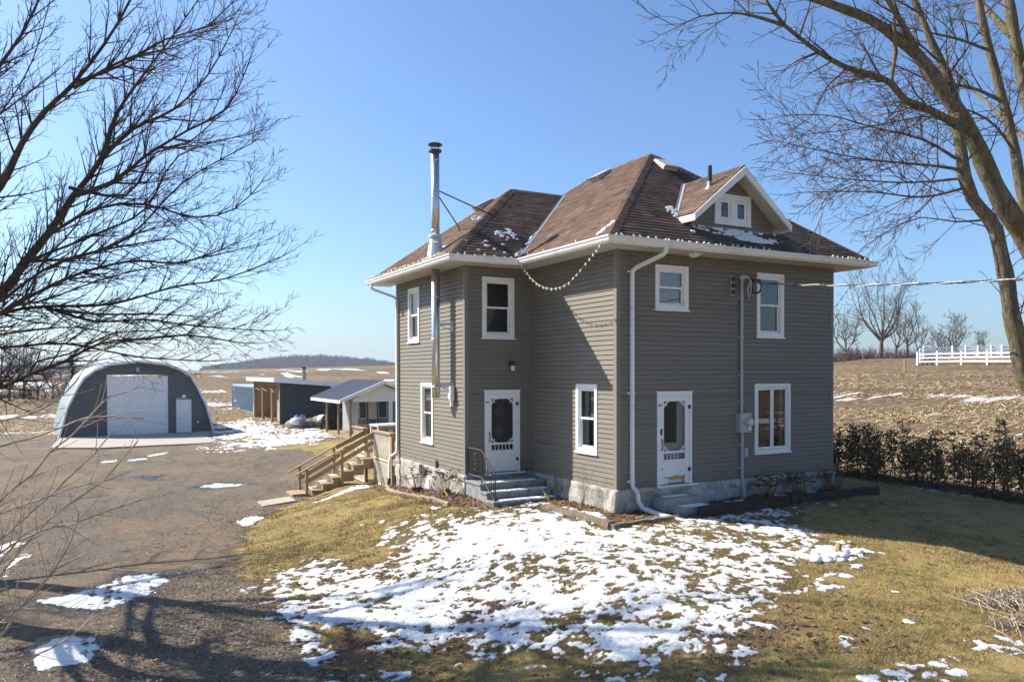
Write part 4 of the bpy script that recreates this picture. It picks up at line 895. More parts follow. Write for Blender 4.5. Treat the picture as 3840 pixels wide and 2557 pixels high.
# ---------------------------------------------------------------- steps, beds, railing
t=thing('concrete_steps','grey painted block steps with thin snow on the treads below the diamond panelled door','steps',(-1.05,3.2,-.65))
for (z,y0,z0) in ((-.12,3.05,-.3),(-.295,2.68,-.47),(-.47,2.30,-.75)):
    mb=MB(); x1={3.05:-.08,2.68:-.12,2.30:-.2}[y0]; mb.box((-1.97-.004*(3.05-y0),y0+.03,-1.0),(x1,{3.05:D1-.09,2.68:3.08,2.30:2.71}[y0],z-.05)); mb.build('block_course',M['block'],t)
    mb=MB(); mb.box((-2.0,y0,z-.05),(x1+.02,(D1-.08 if y0>3 else y0+.42),z)); mb.build('tread',M['block'],t)
    mb=MB(); r=random.Random(int(y0*10)); xx=-1.75
    while xx<x1-.3:
        w_=r.uniform(.15,.5); mb.hexa([(xx,y0+.03+r.uniform(0,.03),z),(xx+w_,y0+.03,z),(xx+w_,y0+.25+r.uniform(0,.06),z),(xx,y0+.26,z),(xx+.02,y0+.05,z+.015),(xx+w_-.02,y0+.05,z+.015),(xx+w_-.02,y0+.22,z+.015),(xx+.02,y0+.23,z+.015)]); xx+=w_+r.uniform(-.02,.06)
    mb.build('snow_strip',M['snow'],t)
mb=MB(); mb.box((-2.05,1.98,-.85),(-.2,2.33,-.63)); mb.build('base_slab',M['conc'],t)
t=thing('iron_railing','black wrought iron railing with scrollwork on the left of the block steps','railing',(-1.9,3.2,-.6)); X_=-1.9
pts=[(X_,3.97,.72),(X_,3.14,.72),(X_,2.40,.19)]
mb=MB(); mb.tube(pts,.02,8); mb.build('top_rail',M['black'],t)
mb=MB(); mb.tube([(X_,3.97,.03),(X_,3.14,.03),(X_,2.72,-.26),(X_,2.40,-.5)],.014,6); mb.build('bottom_rail',M['black'],t)
for y,z0,z1 in ((3.95,-.12,.72),(3.14,-.12,.72),(2.40,-.64,.2)):
    mb=MB(); mb.tube([(X_,y,z0),(X_,y,z1)],.017,6); mb.build('post',M['black'],t)
mb=MB()
for i in range(1,7):
    y=3.95-.81*i/7; mb.tube([(X_,y,.03),(X_,y,.72)],.008,5)
for i in range(1,7):
    y=3.14-.74*i/7; f=(3.14-y)/.74; mb.tube([(X_,y,.03-.53*f),(X_,y,.72-.53*f)],.008,5)
mb.build('baluster',M['black'],t)
mb=MB()
for zc in (.25,.5):
    for s in (-1,1): mb.tube([(X_,3.55+s*(.10-.10*k/14)*math.sin(k*.5+.4)*1.0,zc+(.1-.1*k/16)*math.cos(k*.5)) for k in range(14)],.007,5)
for s in (.35,.62): mb.tube([(X_,3.14-.74*s+.08*math.cos(k*.5)*(1-k/16),.72-.53*s-.34+.12*math.sin(k*.5)*(1-k/18)) for k in range(14)],.007,5)
mb.build('scroll',M['black'],t)
t=thing('side_step','pair of small grey concrete block steps below the plain white screen door','steps',(1.5,-.5,-.5))
mb=MB(); mb.box((.98,-.5,-.7),(2.1,-.07,-.235)); mb.build('upper_block',M['conc'],t); mb=MB(); mb.box((1.1,-.86,-.72),(2.15,-.5,-.40)); mb.build('lower_block',M['conc'],t)
for zz_,bx in ((-.235,(1.15,-.3,1.9,-.12)),(-.40,(1.3,-.82,2.05,-.55))):
    mb=MB(); a,b,c,d=bx; mb.hexa([(a,b,zz_),(c,b,zz_),(c,d,zz_),(a,d,zz_),(a+.06,b+.05,zz_+.018),(c-.1,b+.03,zz_+.018),(c-.04,d-.03,zz_+.018),(a+.1,d-.04,zz_+.018)]); mb.build('snow_strip',M['snow'],t)
def timber(p,q,w,h,lab,seed,cap=False):
    mb=MB(); p=Vector(p);q=Vector(q); d=(q-p); n=14; s=Vector((-d.y,d.x,0)).normalized(); r=random.Random(seed); rings=[]
    for i in range(n+1):
        c=p+d*i/n; j=lambda:r.uniform(-.014,.014); rings.append([c+s*(w/2+j())+Vector((0,0,-h/2)),c-s*(w/2+j())+Vector((0,0,-h/2)),c-s*(w/2-.02+j())+Vector((0,0,h/2+j())),c+s*(w/2-.02+j())+Vector((0,0,h/2+j()))])
    vs=[v for a in rings for v in a]; fs=[(i*4+j,i*4+(j+1)%4,(i+1)*4+(j+1)%4,(i+1)*4+j) for i in range(n) for j in range(4)]+[(3,2,1,0),(n*4,n*4+1,n*4+2,n*4+3)]
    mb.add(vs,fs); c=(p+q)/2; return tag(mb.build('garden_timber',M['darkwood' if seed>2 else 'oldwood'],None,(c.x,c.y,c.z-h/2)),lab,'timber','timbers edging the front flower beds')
timber((-1.13,1.35,-.55),(-.93,-1.08,-.57),.22,.22,'thick grey weathered timber running from the block steps towards the house corner',1)
timber((-.98,-1.17,-.60),(1.12,-1.02,-.60),.17,.20,'low mossy timber under the end of the white downspout',2)
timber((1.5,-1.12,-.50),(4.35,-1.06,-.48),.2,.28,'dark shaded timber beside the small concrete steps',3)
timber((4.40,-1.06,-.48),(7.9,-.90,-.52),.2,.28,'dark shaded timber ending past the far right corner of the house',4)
# scalloped edging along the left bed
t=thing('garden_edging','curved tan scalloped concrete edging along the bed below the stovepipe','garden edging',(-2.85,5.6,-.75))
ep=[(-2.35,8.7),(-2.6,8.2),(-2.78,7.2),(-2.85,6.2),(-2.86,5.2),(-2.85,4.2),(-2.83,3.1)]
for i in range(len(ep)-1):
    for j in range(3):
        f0,f1=j/3,(j+.94)/3; a=Vector(ep[i]);b=Vector(ep[i+1]); p=a+(b-a)*f0; q=a+(b-a)*f1; mb=MB()
        zz_=Z(p.x,p.y)+.02+.03*math.sin(i*3+j*2)*.5; k=6
        mb.tube([(p.x+(q.x-p.x)*u,p.y+(q.y-p.y)*u,zz_+.03) for u in [v/k for v in range(k+1)]],[.035+.02*abs(math.sin(u*math.pi/k*3)) for u in range(k+1)],8); mb.box((min(p.x,q.x)-.03,min(p.y,q.y),zz_-.12),(max(p.x,q.x)+.03,max(p.y,q.y),zz_+.03)); mb.build('edging_block',M['edge'] if 'edge' in M else M.setdefault('edge',noisy('tan concrete edging',(.36,.29,.2),.15,5,.9,.2)),t)
# dry perennials
def sedum(x,y,n,h,spread,lab,seed):
    r=random.Random(seed); z=Z(x,y); t=thing('dried_sedum',lab,'dead plant',(x,y,z),'dried sedum clumps along the house walls')
    st=MB(); hd=MB()
    for i in range(n):
        a=r.uniform(0,6.28); rr=spread*math.sqrt(r.random()); bx,by=x+.25*rr*math.cos(a),y+.25*rr*math.sin(a); hx,hy=x+rr*math.cos(a),y+rr*math.sin(a)*.6; hh=h*r.uniform(.6,1.1)
        st.tube([(bx,by,z-.02),((bx*.4+hx*.6),(by*.4+hy*.6),z+hh*.55),(hx,hy,z+hh)],[.005,.004,.003],3,False,r.uniform(.5,1))
        for k in range(5):
            px,py=hx+r.gauss(0,.028),hy+r.gauss(0,.022); hd.lathe((px,py,z+hh+r.uniform(-.01,.012)),[(.008,-.009),(.02,.0),(.012,.009)],5,r.uniform(.05,.45))
    for i in range(26):
        a=r.uniform(0,6.28); rr=.22*r.random(); bx,by=x+rr*math.cos(a),y+.8*rr*math.sin(a); w_=r.uniform(.02,.05); hh=r.uniform(.03,.2)
        hd.add([(bx-w_,by,z+hh*.4),(bx,by-w_,z+hh),(bx+w_,by,z+hh*.6),(bx,by+w_,z+hh*.3)],[(0,1,2,3)],r.uniform(0,.6))
    st.build('stem',M['dead'],t); tag(hd.build('seed_head',M['dead'],t),kind='stuff')
sedum(4.35,-.42,70,.55,.42,'dark dried sedum clump left of the three against the shaded wall',1); sedum(5.55,-.40,75,.55,.45,'dark dried sedum clump in the middle of the three against the shaded wall',2); sedum(6.85,-.36,75,.55,.45,'dark dried sedum clump at the far right end of the foundation',3)
sedum(-2.35,6.35,34,.62,.45,'rusty dried sedum in front of the white patched opening',4); sedum(-2.28,4.45,34,.62,.42,'rusty dried sedum just left of the block steps',5)
# thin dead stems by the near corner
t=MB(); r=random.Random(4); z=Z(-.3,1.0)
for i in range(16): 
    a=r.uniform(-1,1); t.tube([(-.28,1.0,z-.02),(-.28+r.gauss(0,.06),1.0+a*.25,z+.5*r.uniform(.6,1)),(-.28+r.gauss(0,.1),1.0+a*.5,z+r.uniform(.6,1.1))],[.004,.003,.002],3,False,.8)
tag(t.build('dead_stems',M['dead'],None,(-.28,1.0,z)),'thin dead stems fanning up the sunlit wall left of the near corner','dead plant')
t=thing('garden_stake','thin grey stake with a yellow reflector leaning beside the right end of the block steps','stake',(-.72,1.5,-.6)); mb=MB(); mb.tube([(-.75,1.5,-.62),(-1.03,1.62,-.12)],.011,6); mb.build('rod',M['galv'],t); mb=MB(); mb.tube([(-.88,1.555,-.39),(-.965,1.59,-.24)],[.024,.028],8); mb.build('reflector',M['yellow'],t)
zz_=Z(-2.55,3.5); t=thing('garden_light','small tilted solar garden light at the end of the scalloped edging','garden light',(-2.55,3.5,zz_)); mb=MB(); mb.tube([(-2.55,3.42,zz_-.05),(-2.62,3.62,zz_+.12)],.012,6); mb.build('spike',M['galv'],t); mb=MB(); mb.tube([(-2.62,3.62,zz_+.12),(-2.67,3.74,zz_+.24)],.022,8); mb.build('lamp_head',M['yellow'],t)
# stump with snow and brush pile
zz_=Z(1.9,-4.45); t=thing('tree_stump','broken tan stump poking out of a snow lump on the lawn','stump',(1.9,-4.45,zz_)); mb=MB(); r=random.Random(3)
mb.tube([(1.9,-4.45,zz_-.1),(1.92,-4.45,zz_+.10),(1.97,-4.43,zz_+.19)],[.08,.07,.05],9); mb.build('stub',noisy('tan stump wood',(.32,.22,.12),.3,8,.9),t)
mb=MB()
for i in range(60):
    a=r.uniform(0,6.28); d_=r.uniform(.05,.7); px,py=1.75+d_*math.cos(a)*1.1,-4.35+d_*math.sin(a)*.7; s_=r.uniform(.05,.14)
    mb.lathe((px,py,zz_-.01),[(s_,0),(s_*.9,s_*.35),(s_*.5,s_*.6),(.01,s_*.66)],7)
mb.build('snow_cap',M['snow'],t,smooth=True)
def stickpile(x,y,rx,ry,n,lab,seed):
    r=random.Random(seed); z=Z(x,y); mb=MB()
    for i in range(n):
        px,py=x+r.gauss(0,rx*.45),y+r.gauss(0,ry*.45); a=r.gauss(.3,.5); l=r.uniform(.15,.55); q=math.exp(-((px-x)/rx)**2-((py-y)/ry)**2); zz=z+.01+.04*q*r.random(); k=r.uniform(.003,.0065)
        dx,dy=l*math.cos(a),l*math.sin(a); mb.tube([(px-dx,py-dy,zz),(px+r.gauss(0,.03),py+r.gauss(0,.03),zz+r.uniform(0,.05)),(px+dx,py+dy,zz+r.uniform(-.02,.05))],[k,k,k*.6],4,False,r.uniform(.5,1))
    return tag(mb.build('brush_pile',M['twig_light'],None,(x,y,z)),lab,'brush pile')
stickpile(2.35,-7.3,.8,.34,170,'low heap of dry sticks on the lawn at the right',1); stickpile(1.35,-7.95,.5,.2,60,'thin scatter of twigs beside the larger heap of sticks',2)
zz_=Z(-5.5,10.6); mb=MB(); mb.hexa([(-6.02,9.8,zz_-.1),(-4.9,10.35,zz_-.1),(-4.9,11.3,zz_-.1),(-6.02,10.75,zz_-.1),(-6.02,9.8,zz_+.05),(-4.9,10.35,zz_+.05),(-4.9,11.3,zz_+.05),(-6.02,10.75,zz_+.05)]); tag(mb.build('concrete_slab',M['pad'],None,(-5.5,10.6,zz_)),'pale concrete slab on the gravel at the foot of the wooden stairs','slab')
# ---------------------------------------------------------------- deck and stairs
deck=thing('deck','raised wooden deck with cream lattice behind the left corner of the house','deck',(0,11.5,-1.1))
def lat(mb,y0,y1,z0,z1,x=-PR):
    s=.135; w_=.036; n=int((y1-y0+z1-z0)/s)+1
    for k in range(n):
        for sg,xo in ((1,-.012),(-1,.004)):
            c=k*s
            if sg==1: ya,yb=max(0,c-(z1-z0)),min(y1-y0,c); pa=(y0+ya,z0+c-ya); pb=(y0+yb,z0+c-yb)
            else: ya,yb=max(0,c-(z1-z0)),min(y1-y0,c); pa=(y0+ya,z1-(c-ya)); pb=(y0+yb,z1-(c-yb))
            if yb-ya>.02: mb.beam((x+xo,pa[0],pa[1]),(x+xo,pb[0],pb[1]),w_,.008,(1,0,0))
    for a,b in ((y0,y0+.045),(y1-.045,y1)): mb.box((x-.03,a,z0),(x+.02,b,z1))
    for a,b in ((z0,z0+.045),(z1-.045,z1)): mb.box((x-.031,y0+.045,a),(x+.021,y1-.045,b))
for y0,y1,z0,z1 in ((9.82,11.48,-.26,.64),(9.82,11.48,-1.12,-.33),(12.58,13.7,-.2,.64),(12.58,13.7,-1.25,-.3)):
    mb=MB(); lat(mb,y0,y1,z0,z1); mb.build('lattice_panel',M['lattice'],deck)
for y,x in ((9.66,-PR),(9.42,-PR+.12),(11.52,-PR+.08),(12.53,-PR+.02),(13.75,-PR)):
    mb=MB(); mb.box((x-.045,y-.06,-1.5),(x+.06,y+.06,.66)); mb.build('post',M['wood'],deck)
mb=MB(); mb.box((-PR-.1,9.6,.66),(-PR+.1,11.5,.70),.8); mb.box((-PR-.1,12.45,.66),(-PR+.1,13.85,.70),.8); mb.build('cap_rail',M['wood'],deck)
mb=MB()
for i in range(22): mb.box((-PR+.0,9.25+i*.2,-.16),(3.2,9.25+i*.2+.19,-.12),random.random())
mb.build('deck_boards',M['wood'],deck)
mb=MB(); mb.box((-PR-.02,9.3,-.34),(-PR+.03,13.7,-.16),.4); mb.box((-PR-.045,9.76,-.33),(-PR-.02,11.5,-.265),.35); mb.build('rim_joist',M['wood'],deck)
mb=MB(); mb.box((-PR+.1,9.85,.45),(2.8,9.9,.72),.5); mb.box((-.6,13.7,.5),(3,13.75,.78),.5); mb.box((-PR+.05,13.66,.52),(-.6,13.72,.74),.4); mb.build('back_rail',M['wood'],deck)
t=thing('white_table','white table with a flat top standing on the deck','table',(-.6,12.7,-.12)); mb=MB(); mb.box((-1.55,12.3,.74),(.6,13.2,.80)); mb.build('tabletop',M['white'],t)
for x,y in ((-1.5,12.35),(.55,12.35),(-1.5,13.15),(.55,13.15)): mb=MB(); mb.box((x-.03,y-.03,-.12),(x+.03,y+.03,.74)); mb.build('leg',M['white'],t)
st=thing('wooden_stairs','weathered wooden stairs with two handrails leading up to the deck','stairs',(-3.2,12.05,-1.4)); YN,YFx=11.56,12.48; run=.355; rise=.192
for i in range(6):
    x1=-PR-.0-run*i; x0=x1-run; z=-.30-rise*i
    mb=MB(); mb.box((x0-.03,YN,z-.04),(x1-.02,YFx,z),.75); mb.build('tread',M['wood'],st)
    mb=MB(); mb.box((x0,YN+.005,z-rise),(x0+.03,YFx-.005,z-.04),.45); mb.build('riser',M['wood'],st)
    mb=MB(); mb.hexa([(x0+.02,YN+.5,z),(x1-.06,YN+.45,z),(x1-.05,YFx-.05,z),(x0+.05,YFx-.04,z),(x0+.04,YN+.56,z+.012),(x1-.09,YN+.5,z+.012),(x1-.08,YFx-.08,z+.012),(x0+.08,YFx-.08,z+.012)]); mb.build('snow_strip',M['snow'],st)
    for yy_ in (YN-.0,YFx-.04):
        mb=MB(); mb.box((x0,yy_,z-rise-.16),(x1,yy_+.04,z-.041),.35); mb.build('stringer',M['wood'],st)
mb=MB(); mb.box((-4.75,YN-.05,-1.42),(-4.2,YFx,-1.34),.85); mb.build('foot_board',M['wood'],st)
for y in (YN-.04,YFx+.04):
    for x,z0,z1 in ((-4.28,-1.5,-.55),(-3.08,-1.3,.02)):
        mb=MB(); mb.box((x-.045,y-.045,z0),(x+.045,y+.045,z1),.4); mb.build('rail_post',M['wood'],st)
    a,b=Vector((-4.66,y,-.72)),Vector((-PR-.02,y,.62)); mb=MB(); mb.beam(a,b,.075,.045,(0,0,1),.8); mb.build('handrail',M['wood'],st)
    a,b=Vector((-4.33,y+.0,-.98)),Vector((-PR-.0,y,.28)); mb=MB(); mb.beam(a,b,.035,.15,(0,0,1),.45); mb.build('side_board',M['wood'],st)
    a,b=Vector((-3.0,y+.0,.06)),Vector((-PR-.0,y,.52)); mb=MB(); mb.beam(a,b,.03,.15,(0,0,1),.3); mb.build('side_board',M['wood'],st)
mb=MB(); mb.beam((-3.3,11.45,-1.42),(-2.0,11.2,-1.12),.1,.1); tag(mb.build('loose_board',M['wood'],None,(-2.7,11.3,-1.4)),'loose board lying on the ground under the wooden stairs','board')
# ---------------------------------------------------------------- string lights and service cable
bm=MB(); bm.lathe((0,0,0),[(.012,-.002),(.021,.014),(.023,.03),(.015,.052),(.003,.064)],8); bm.lathe((0,0,-.02),[(.011,0),(.011,.02)],6)
bo=bm.build('bulb',M['bulb']); BME=bo.data; D.objects.remove(bo)
for p in BME.polygons: p.use_smooth=True
def lights(lab,pts,spacing,sag=None,jit=.02,mode='up',wire='wire',seed=0,keep=1.0):
    r=random.Random(seed); P=[Vector(p) for p in pts]; t=thing('string_lights',lab,'string lights',tuple(P[0]),'cream bulb string lights on the house')
    mb=MB(); mb.tube(P,.005,4); mb.build('cable',M[wire],t)
    acc=0; nextd=spacing*.5
    for a,b in zip(P[:-1],P[1:]):
        L=(b-a).length
        while nextd<=acc+L:
            f=(nextd-acc)/L; q=a+(b-a)*f; nextd+=spacing*r.uniform(.75,1.25)
            if r.random()>keep: continue
            o=D.objects.new('bulb',BME); COL.objects.link(o); o.parent=t
            o.location=q-P[0]+Vector((r.gauss(0,jit*.5),r.gauss(0,jit*.5),r.uniform(0,jit)))
            if mode=='down': o.rotation_euler=(math.pi+r.gauss(0,.2),r.gauss(0,.2),r.uniform(0,6))
            else: o.rotation_euler=(r.gauss(0,.9),r.gauss(0,.9),r.uniform(0,6))
            o.scale=(.92,)*3
        acc+=L
    return t
GZ_=5.648; go=o_+.075
def wob(p,q,n,s,seed):
    r=random.Random(seed); p=Vector(p);q=Vector(q); return [p+(q-p)*i/n+Vector((r.uniform(-s,s),r.uniform(-s,s),r.uniform(0,s))) for i in range(n+1)]
lights('string of cream bulbs along the front gutter above the screen door',wob((-go+.1,-go,GZ_),(4.1,-go,GZ_),22,.02,1),.205,seed=1)
lights('short string of cream bulbs at the right end of the front gutter',wob((6.2,-go,GZ_),(W+o_-.02,-go,GZ_),8,.02,2),.17,seed=2)
lights('dense cream bulb string on the left gutter beside the stovepipe',wob((-PR-go,D1-go+.2,GZ_),(-PR-go,DY+o_,GZ_),30,.025,3),.075,jit=.05,seed=3)
lights('string of cream bulbs on the short gutter above the diamond panelled door',wob((-PR-go+.1,D1-go,GZ_),(-go-.05,D1-go,GZ_),10,.02,4),.24,seed=4)
sw=[(-.79,3.28,5.66),(-.77,3.03,5.42),(-.76,2.65,5.10),(-.76,2.3,4.90),(-.76,1.95,4.77),(-.76,1.55,4.70),(-.76,1.2,4.70),(-.76,.8,4.78),(-.76,.45,4.95),(-.76,.1,5.15),(-.76,-.3,5.38),(-.78,-.7,5.62)]
lights('drooping swag of cream bulbs hanging below the left eave',sw,.185,mode='down',jit=.004,wire='whitewire',seed=5)
lights('tangled knot of cream bulbs in the roof valley gutter',wob((-.85,3.22,5.66),(-.62,3.5,5.76),6,.07,6),.035,jit=.06,seed=6)
lights('string of cream bulbs along the left gutter between valley and near corner',wob((-go,3.1,GZ_),(-go,-.6,GZ_),10,.01,7),.8,seed=7,keep=.8)
lights('loose dark bulb string hanging from the far right eave',[(7.85,-.51,5.5),(7.85,-.21,5.13),(7.85,.05,4.86),(7.85,.36,4.53),(7.8,.8,4.2),(7.7,1.3,3.95)],.2,mode='down',jit=.004,seed=8)
t=thing('power_cable','twisted black and bare power cable running from the house past the leaning trunk','cable',(4.25,-.2,4.93))
e0=Vector((4.25,-.2,4.93)); e1=Vector((1.13,-8.18,4.0)); N_=90
for k,(mt,rd,ph) in enumerate((('black',.009,0),('black',.009,2.1),('silver',.0095,4.2))):
    if mt=='silver': mt_=newmat('bare aluminium wire',(.72,.70,.68),.35,.5,.5)
    else: mt_=M['black']
    mb=MB(); mb.tube([e0+(e1-e0)*(i/N_)+Vector((0,.013*math.cos(i*.55+ph),.013*math.sin(i*.55+ph)-.28*(i/N_)*(1-i/N_))) for i in range(N_+1)],rd,6); mb.build('strand',mt_,t)
mb=MB(); 
for rr,ph in ((.17,0),(.155,.6),(.165,1.1)): mb.tube([(4.18+rr*math.cos(a+ph),-.2+.02*math.sin(a*2),4.83+rr*math.sin(a+ph)) for a in [2*math.pi*i/20 for i in range(21)]],.013,6)
mb.box((4.08,-.24,4.95),(4.3,-.16,5.03)); mb.tube([(4.0,-.2,5.03),(4.12,-.2,4.98)],.02,6); mb.build('cable_coil',M['black'],t)
# ---------------------------------------------------------------- outbuildings
def vbox(t,name,a,b,mat): mb=MB(); mb.box(a,b); return mb.build(name,mat,t)
gz=-1.42; GY=42.5
t=thing('garage','arched steel garage with grey front wall and a large white overhead door','garage',(-7.8,42.5,gz))
prof=[(-4.48,gz-.2),(-4.3,-.8),(-4.0,.43),(-3.68,1.15),(-3.42,1.75),(-3.1,2.3),(-2.5,2.82),(-1.6,3.2),(0,3.4)]; prof=prof+[(-x,z) for x,z in prof[-2::-1]]
C0=-7.8
mb=MB(); n=len(prof)
# front wall in horizontal lap courses following the arch
def half(z):
    for (x0,z0),(x1,z1) in zip(prof[:8],prof[1:9]):
        if z0<=z<=z1: return -1.03*(x0+(x1-x0)*(z-z0)/(z1-z0))
    return 0.02
z=gz; 
while z<3.36:
    z1=min(z+.2,3.38); a0,a1=half(z),half(z1)
    for L,R_,zb_,zt in ([(-a0,a0,z,z1)] if z>2.4 else [(-a0,-1.86,z,z1),(1.71,a0,z,z1)]):
        la=L if L==-a0 else L; 
        l1=-a1 if L==-a0 else L; r1=a1 if R_==a0 else R_
        if z<.8 and R_==a0 and L>0:
            for (p,q,p1,q1) in ((L,2.3,L,2.3),(3.2,R_,3.2,r1)): mb.add([(C0+p,GY-.02,z),(C0+q,GY-.02,z),(C0+q1,GY-.004,z1),(C0+p1,GY-.004,z1),(C0+p,GY,z),(C0+q,GY,z)],[(0,1,2,3),(4,5,1,0)])
        else: mb.add([(C0+L,GY-.02,z),(C0+R_,GY-.02,z),(C0+r1,GY-.004,z1),(C0+l1,GY-.004,z1),(C0+L,GY,z),(C0+R_,GY,z)],[(0,1,2,3),(4,5,1,0)])
    z=z1
mb.build('front_wall',M['qsiding'],t)
mb=MB(); m_=56; ys_=[GY-.35+ (13.5)*i/m_ for i in range(m_+1)]; vs=[]
for i,y in enumerate(ys_):
    for (x,zz) in prof:
        k=1+.012*(i%2)
        vs.append((C0+x*k*1.03,y,(zz+.08-gz)*k+gz))
fs=[(i*n+j,i*n+j+1,(i+1)*n+j+1,(i+1)*n+j) for i in range(m_) for j in range(n-1)]
mb.add(vs,fs); mb.build('arch_shell',M['qarch'],t)
mb=MB()
for i in range(n-1):
    (x0,z0),(x1,z1)=prof[i],prof[i+1]; mb.hexa([(C0+x0*1.03,GY-.38,z0+.0),(C0+x1*1.03,GY-.38,z1+.0),(C0+x1*1.03,GY-.0,z1),(C0+x0*1.03,GY-.0,z0),(C0+x0*1.05,GY-.38,z0+.14),(C0+x1*1.05,GY-.38,z1+.14),(C0+x1*1.05,GY,z1+.14),(C0+x0*1.05,GY,z0+.14)])
mb.build('arch_trim',M['white'],t)
mb=MB(); 
for i in range(7):
    z0=gz+.02+i*.545; mb.box((-9.62,GY+.03,z0),(-6.13,GY+.07,z0+.537))
d=mb.build('overhead_door',M['white'],t); mb=MB(); mb.box((-9.7,GY-.04,gz),(-9.62,GY+.05,2.47)); mb.box((-6.13,GY-.04,gz),(-6.05,GY+.05,2.47)); mb.box((-9.62,GY-.04,2.4),(-6.13,GY+.05,2.48)); mb.build('door_frame',M['white'],d)
mb=MB(); mb.box((-5.47,GY+.0,gz+.06),(-4.63,GY+.04,.78)); d=mb.build('door',M['white'],t); mb=MB(); mb.box((-5.53,GY-.05,gz),(-5.46,GY+.03,.86)); mb.box((-4.64,GY-.05,gz),(-4.57,GY+.03,.86)); mb.box((-5.46,GY-.05,.78),(-4.64,GY+.03,.86)); mb.build('door_frame',M['white'],d); mb=MB(); mb.tube([(-5.37,GY,-.4),(-5.37,GY-.07,-.4)],.035,8); mb.build('handle',M['galv'],d)
mb=MB(); mb.box((-8.0,GY-.16,2.72),(-7.8,GY-.02,3.06)); mb.build('light',M['galv'],t); vbox(t,'sign_box',(-5.15,GY-.08,1.0),(-4.93,GY-.02,1.2),M['white']); vbox(t,'outlet_box',(-4.2,GY-.07,-.75),(-4.1,GY-.02,-.6),M['white'])
vbox(t,'floor',(-12,GY+.1,gz-.1),(-3.6,55.5,gz+.0),M['conc'])
t.rotation_euler.z=math.radians(3.6)
# loose flat boards by the man door
mb=MB(); mb.box((-4.4,41.6,gz+.06),(-3.0,42.1,gz+.12)); tag(mb.build('loose_board',M['galv'],None,(-3.7,41.8,gz)),'flat grey board on the apron beside the garage','board')
# black lean-to shed
bz=-1.05; t=thing('lean_to_shed','black steel lean-to shed with open plywood lined front and a white fascia','shed',(3.4,48.3,bz))
mb=MB()
for i in range(38):
    x=1.5+.1*i; 
    if x+.1>5.3: break
    zt=2.2-(x-1.5)*.09
    mb.hexa([(x,43.16,bz),(x+.07,43.16,bz),(x+.07,43.26,bz),(x,43.26,bz),(x,43.16,zt),(x+.07,43.16,zt),(x+.07,43.26,zt),(x,43.26,zt)]); mb.box((x+.07,43.19,bz),(x+.1,43.25,zt))
mb.build('wall',M['charcoal'],t); vbox(t,'wall',(5.2,43.27,bz),(5.27,53.5,1.85),M['charcoal']); vbox(t,'wall',(1.6,53.4,bz),(5.19,53.5,1.9),M['charcoal'])
vbox(t,'lining',(5.1,43.3,bz),(5.17,53.3,1.84),M['osb']); vbox(t,'lining',(1.6,43.27,bz),(5.08,43.30,1.84),M['osb']); vbox(t,'lining',(1.6,53.3,bz),(5.08,53.37,1.84),M['osb'])
vbox(t,'partition',(3.0,46.5,bz),(3.1,53.2,1.84),M['osb'])
for y in (53.3,49.8,46.2,43.26): vbox(t,'post',(1.46,y-.1,bz-.1),(1.64,y+.1,2.15),M['wood'])
vbox(t,'header',(1.5,43.3,1.75),(1.58,53.3,2.12),M['wood'])
mb=MB(); mb.hexa([(1.0,42.7,2.22),(5.8,42.7,1.80),(5.8,54,1.80),(1.0,54,2.22),(1.0,42.7,2.30),(5.8,42.7,1.88),(5.8,54,1.88),(1.0,54,2.30)]); rf=mb.build('roof',M['galv'],t)
mb=MB(); mb.hexa([(.97,42.66,2.0),(5.83,42.66,1.62),(5.83,42.7,1.62),(.97,42.7,2.0),(.97,42.66,2.32),(5.83,42.66,1.90),(5.83,42.7,1.90),(.97,42.7,2.32)]); mb.box((.95,42.7,2.02),(1.0,54.0,2.32)); mb.build('fascia',M['white'],rf)
mb=MB(); mb.tube([(4.4,48,1.7),(4.4,48,3.0)],.16,12); ch=mb.build('chimney_pipe',M['pad'],rf); mb=MB(); mb.tube([(4.4,48,3.0),(4.4,48,3.14)],.17,12); mb.build('chimney_cap',M['black'],ch)
t2=thing('metal_cabinet','grey cabinet standing inside the open end of the black shed','cabinet',(2.0,44.2,bz)); vbox(t2,'body',(1.75,43.5,bz+.1),(2.5,45.3,.55),noisy('grey cabinet',(.33,.31,.29),.1,4,.6)); vbox(t2,'lid',(1.72,43.48,.551),(2.52,45.32,.62),M['galv'])
lights_pts=[(1.42,53.2,1.6),(1.42,50.5,1.25),(1.42,49.9,1.55),(1.42,48,1.25),(1.42,46.3,1.55),(1.42,45,1.2),(1.42,43.3,1.7)]
mb=MB(); mb.tube(lights_pts,.012,4); tag(mb.build('hanging_wire',M['whitewire'],None,(1.42,48,1.2)),'pale wire looped across the open front of the black shed','wire')
# container
t=thing('shipping_container','blue steel shipping container with faded white markings behind the black shed','container',(3.4,63.5,-.98))
mb=MB(); y=57.6
while y<69.5: mb.hexa([(2.25,y,-.95),(2.21,y+.04,-.95),(2.21,y+.12,-.95),(2.25,y+.16,-.95),(2.25,y,1.42),(2.21,y+.04,1.42),(2.21,y+.12,1.42),(2.25,y+.16,1.42)]); mb.box((2.25,y+.16,-.95),(2.28,y+.28,1.42)); y+=.28
mb.build('side_wall',M['bluesteel'],t); vbox(t,'roof',(2.22,57.5,1.42),(4.64,69.7,1.5),newmat('pale container roof',(.36,.43,.46),.6)); vbox(t,'end_wall',(2.3,57.52,-.95),(4.6,57.6,1.42),M['bluesteel']); vbox(t,'rail',(2.19,57.5,1.3),(2.215,69.7,1.42),M['bluesteel']); vbox(t,'rail',(2.19,57.5,-1.0),(2.215,69.7,-.86),M['bluesteel'])
for y in (57.5,69.58): vbox(t,'corner_post',(2.17,y,-1.0),(2.29,y+.12,1.46),M['bluesteel'])
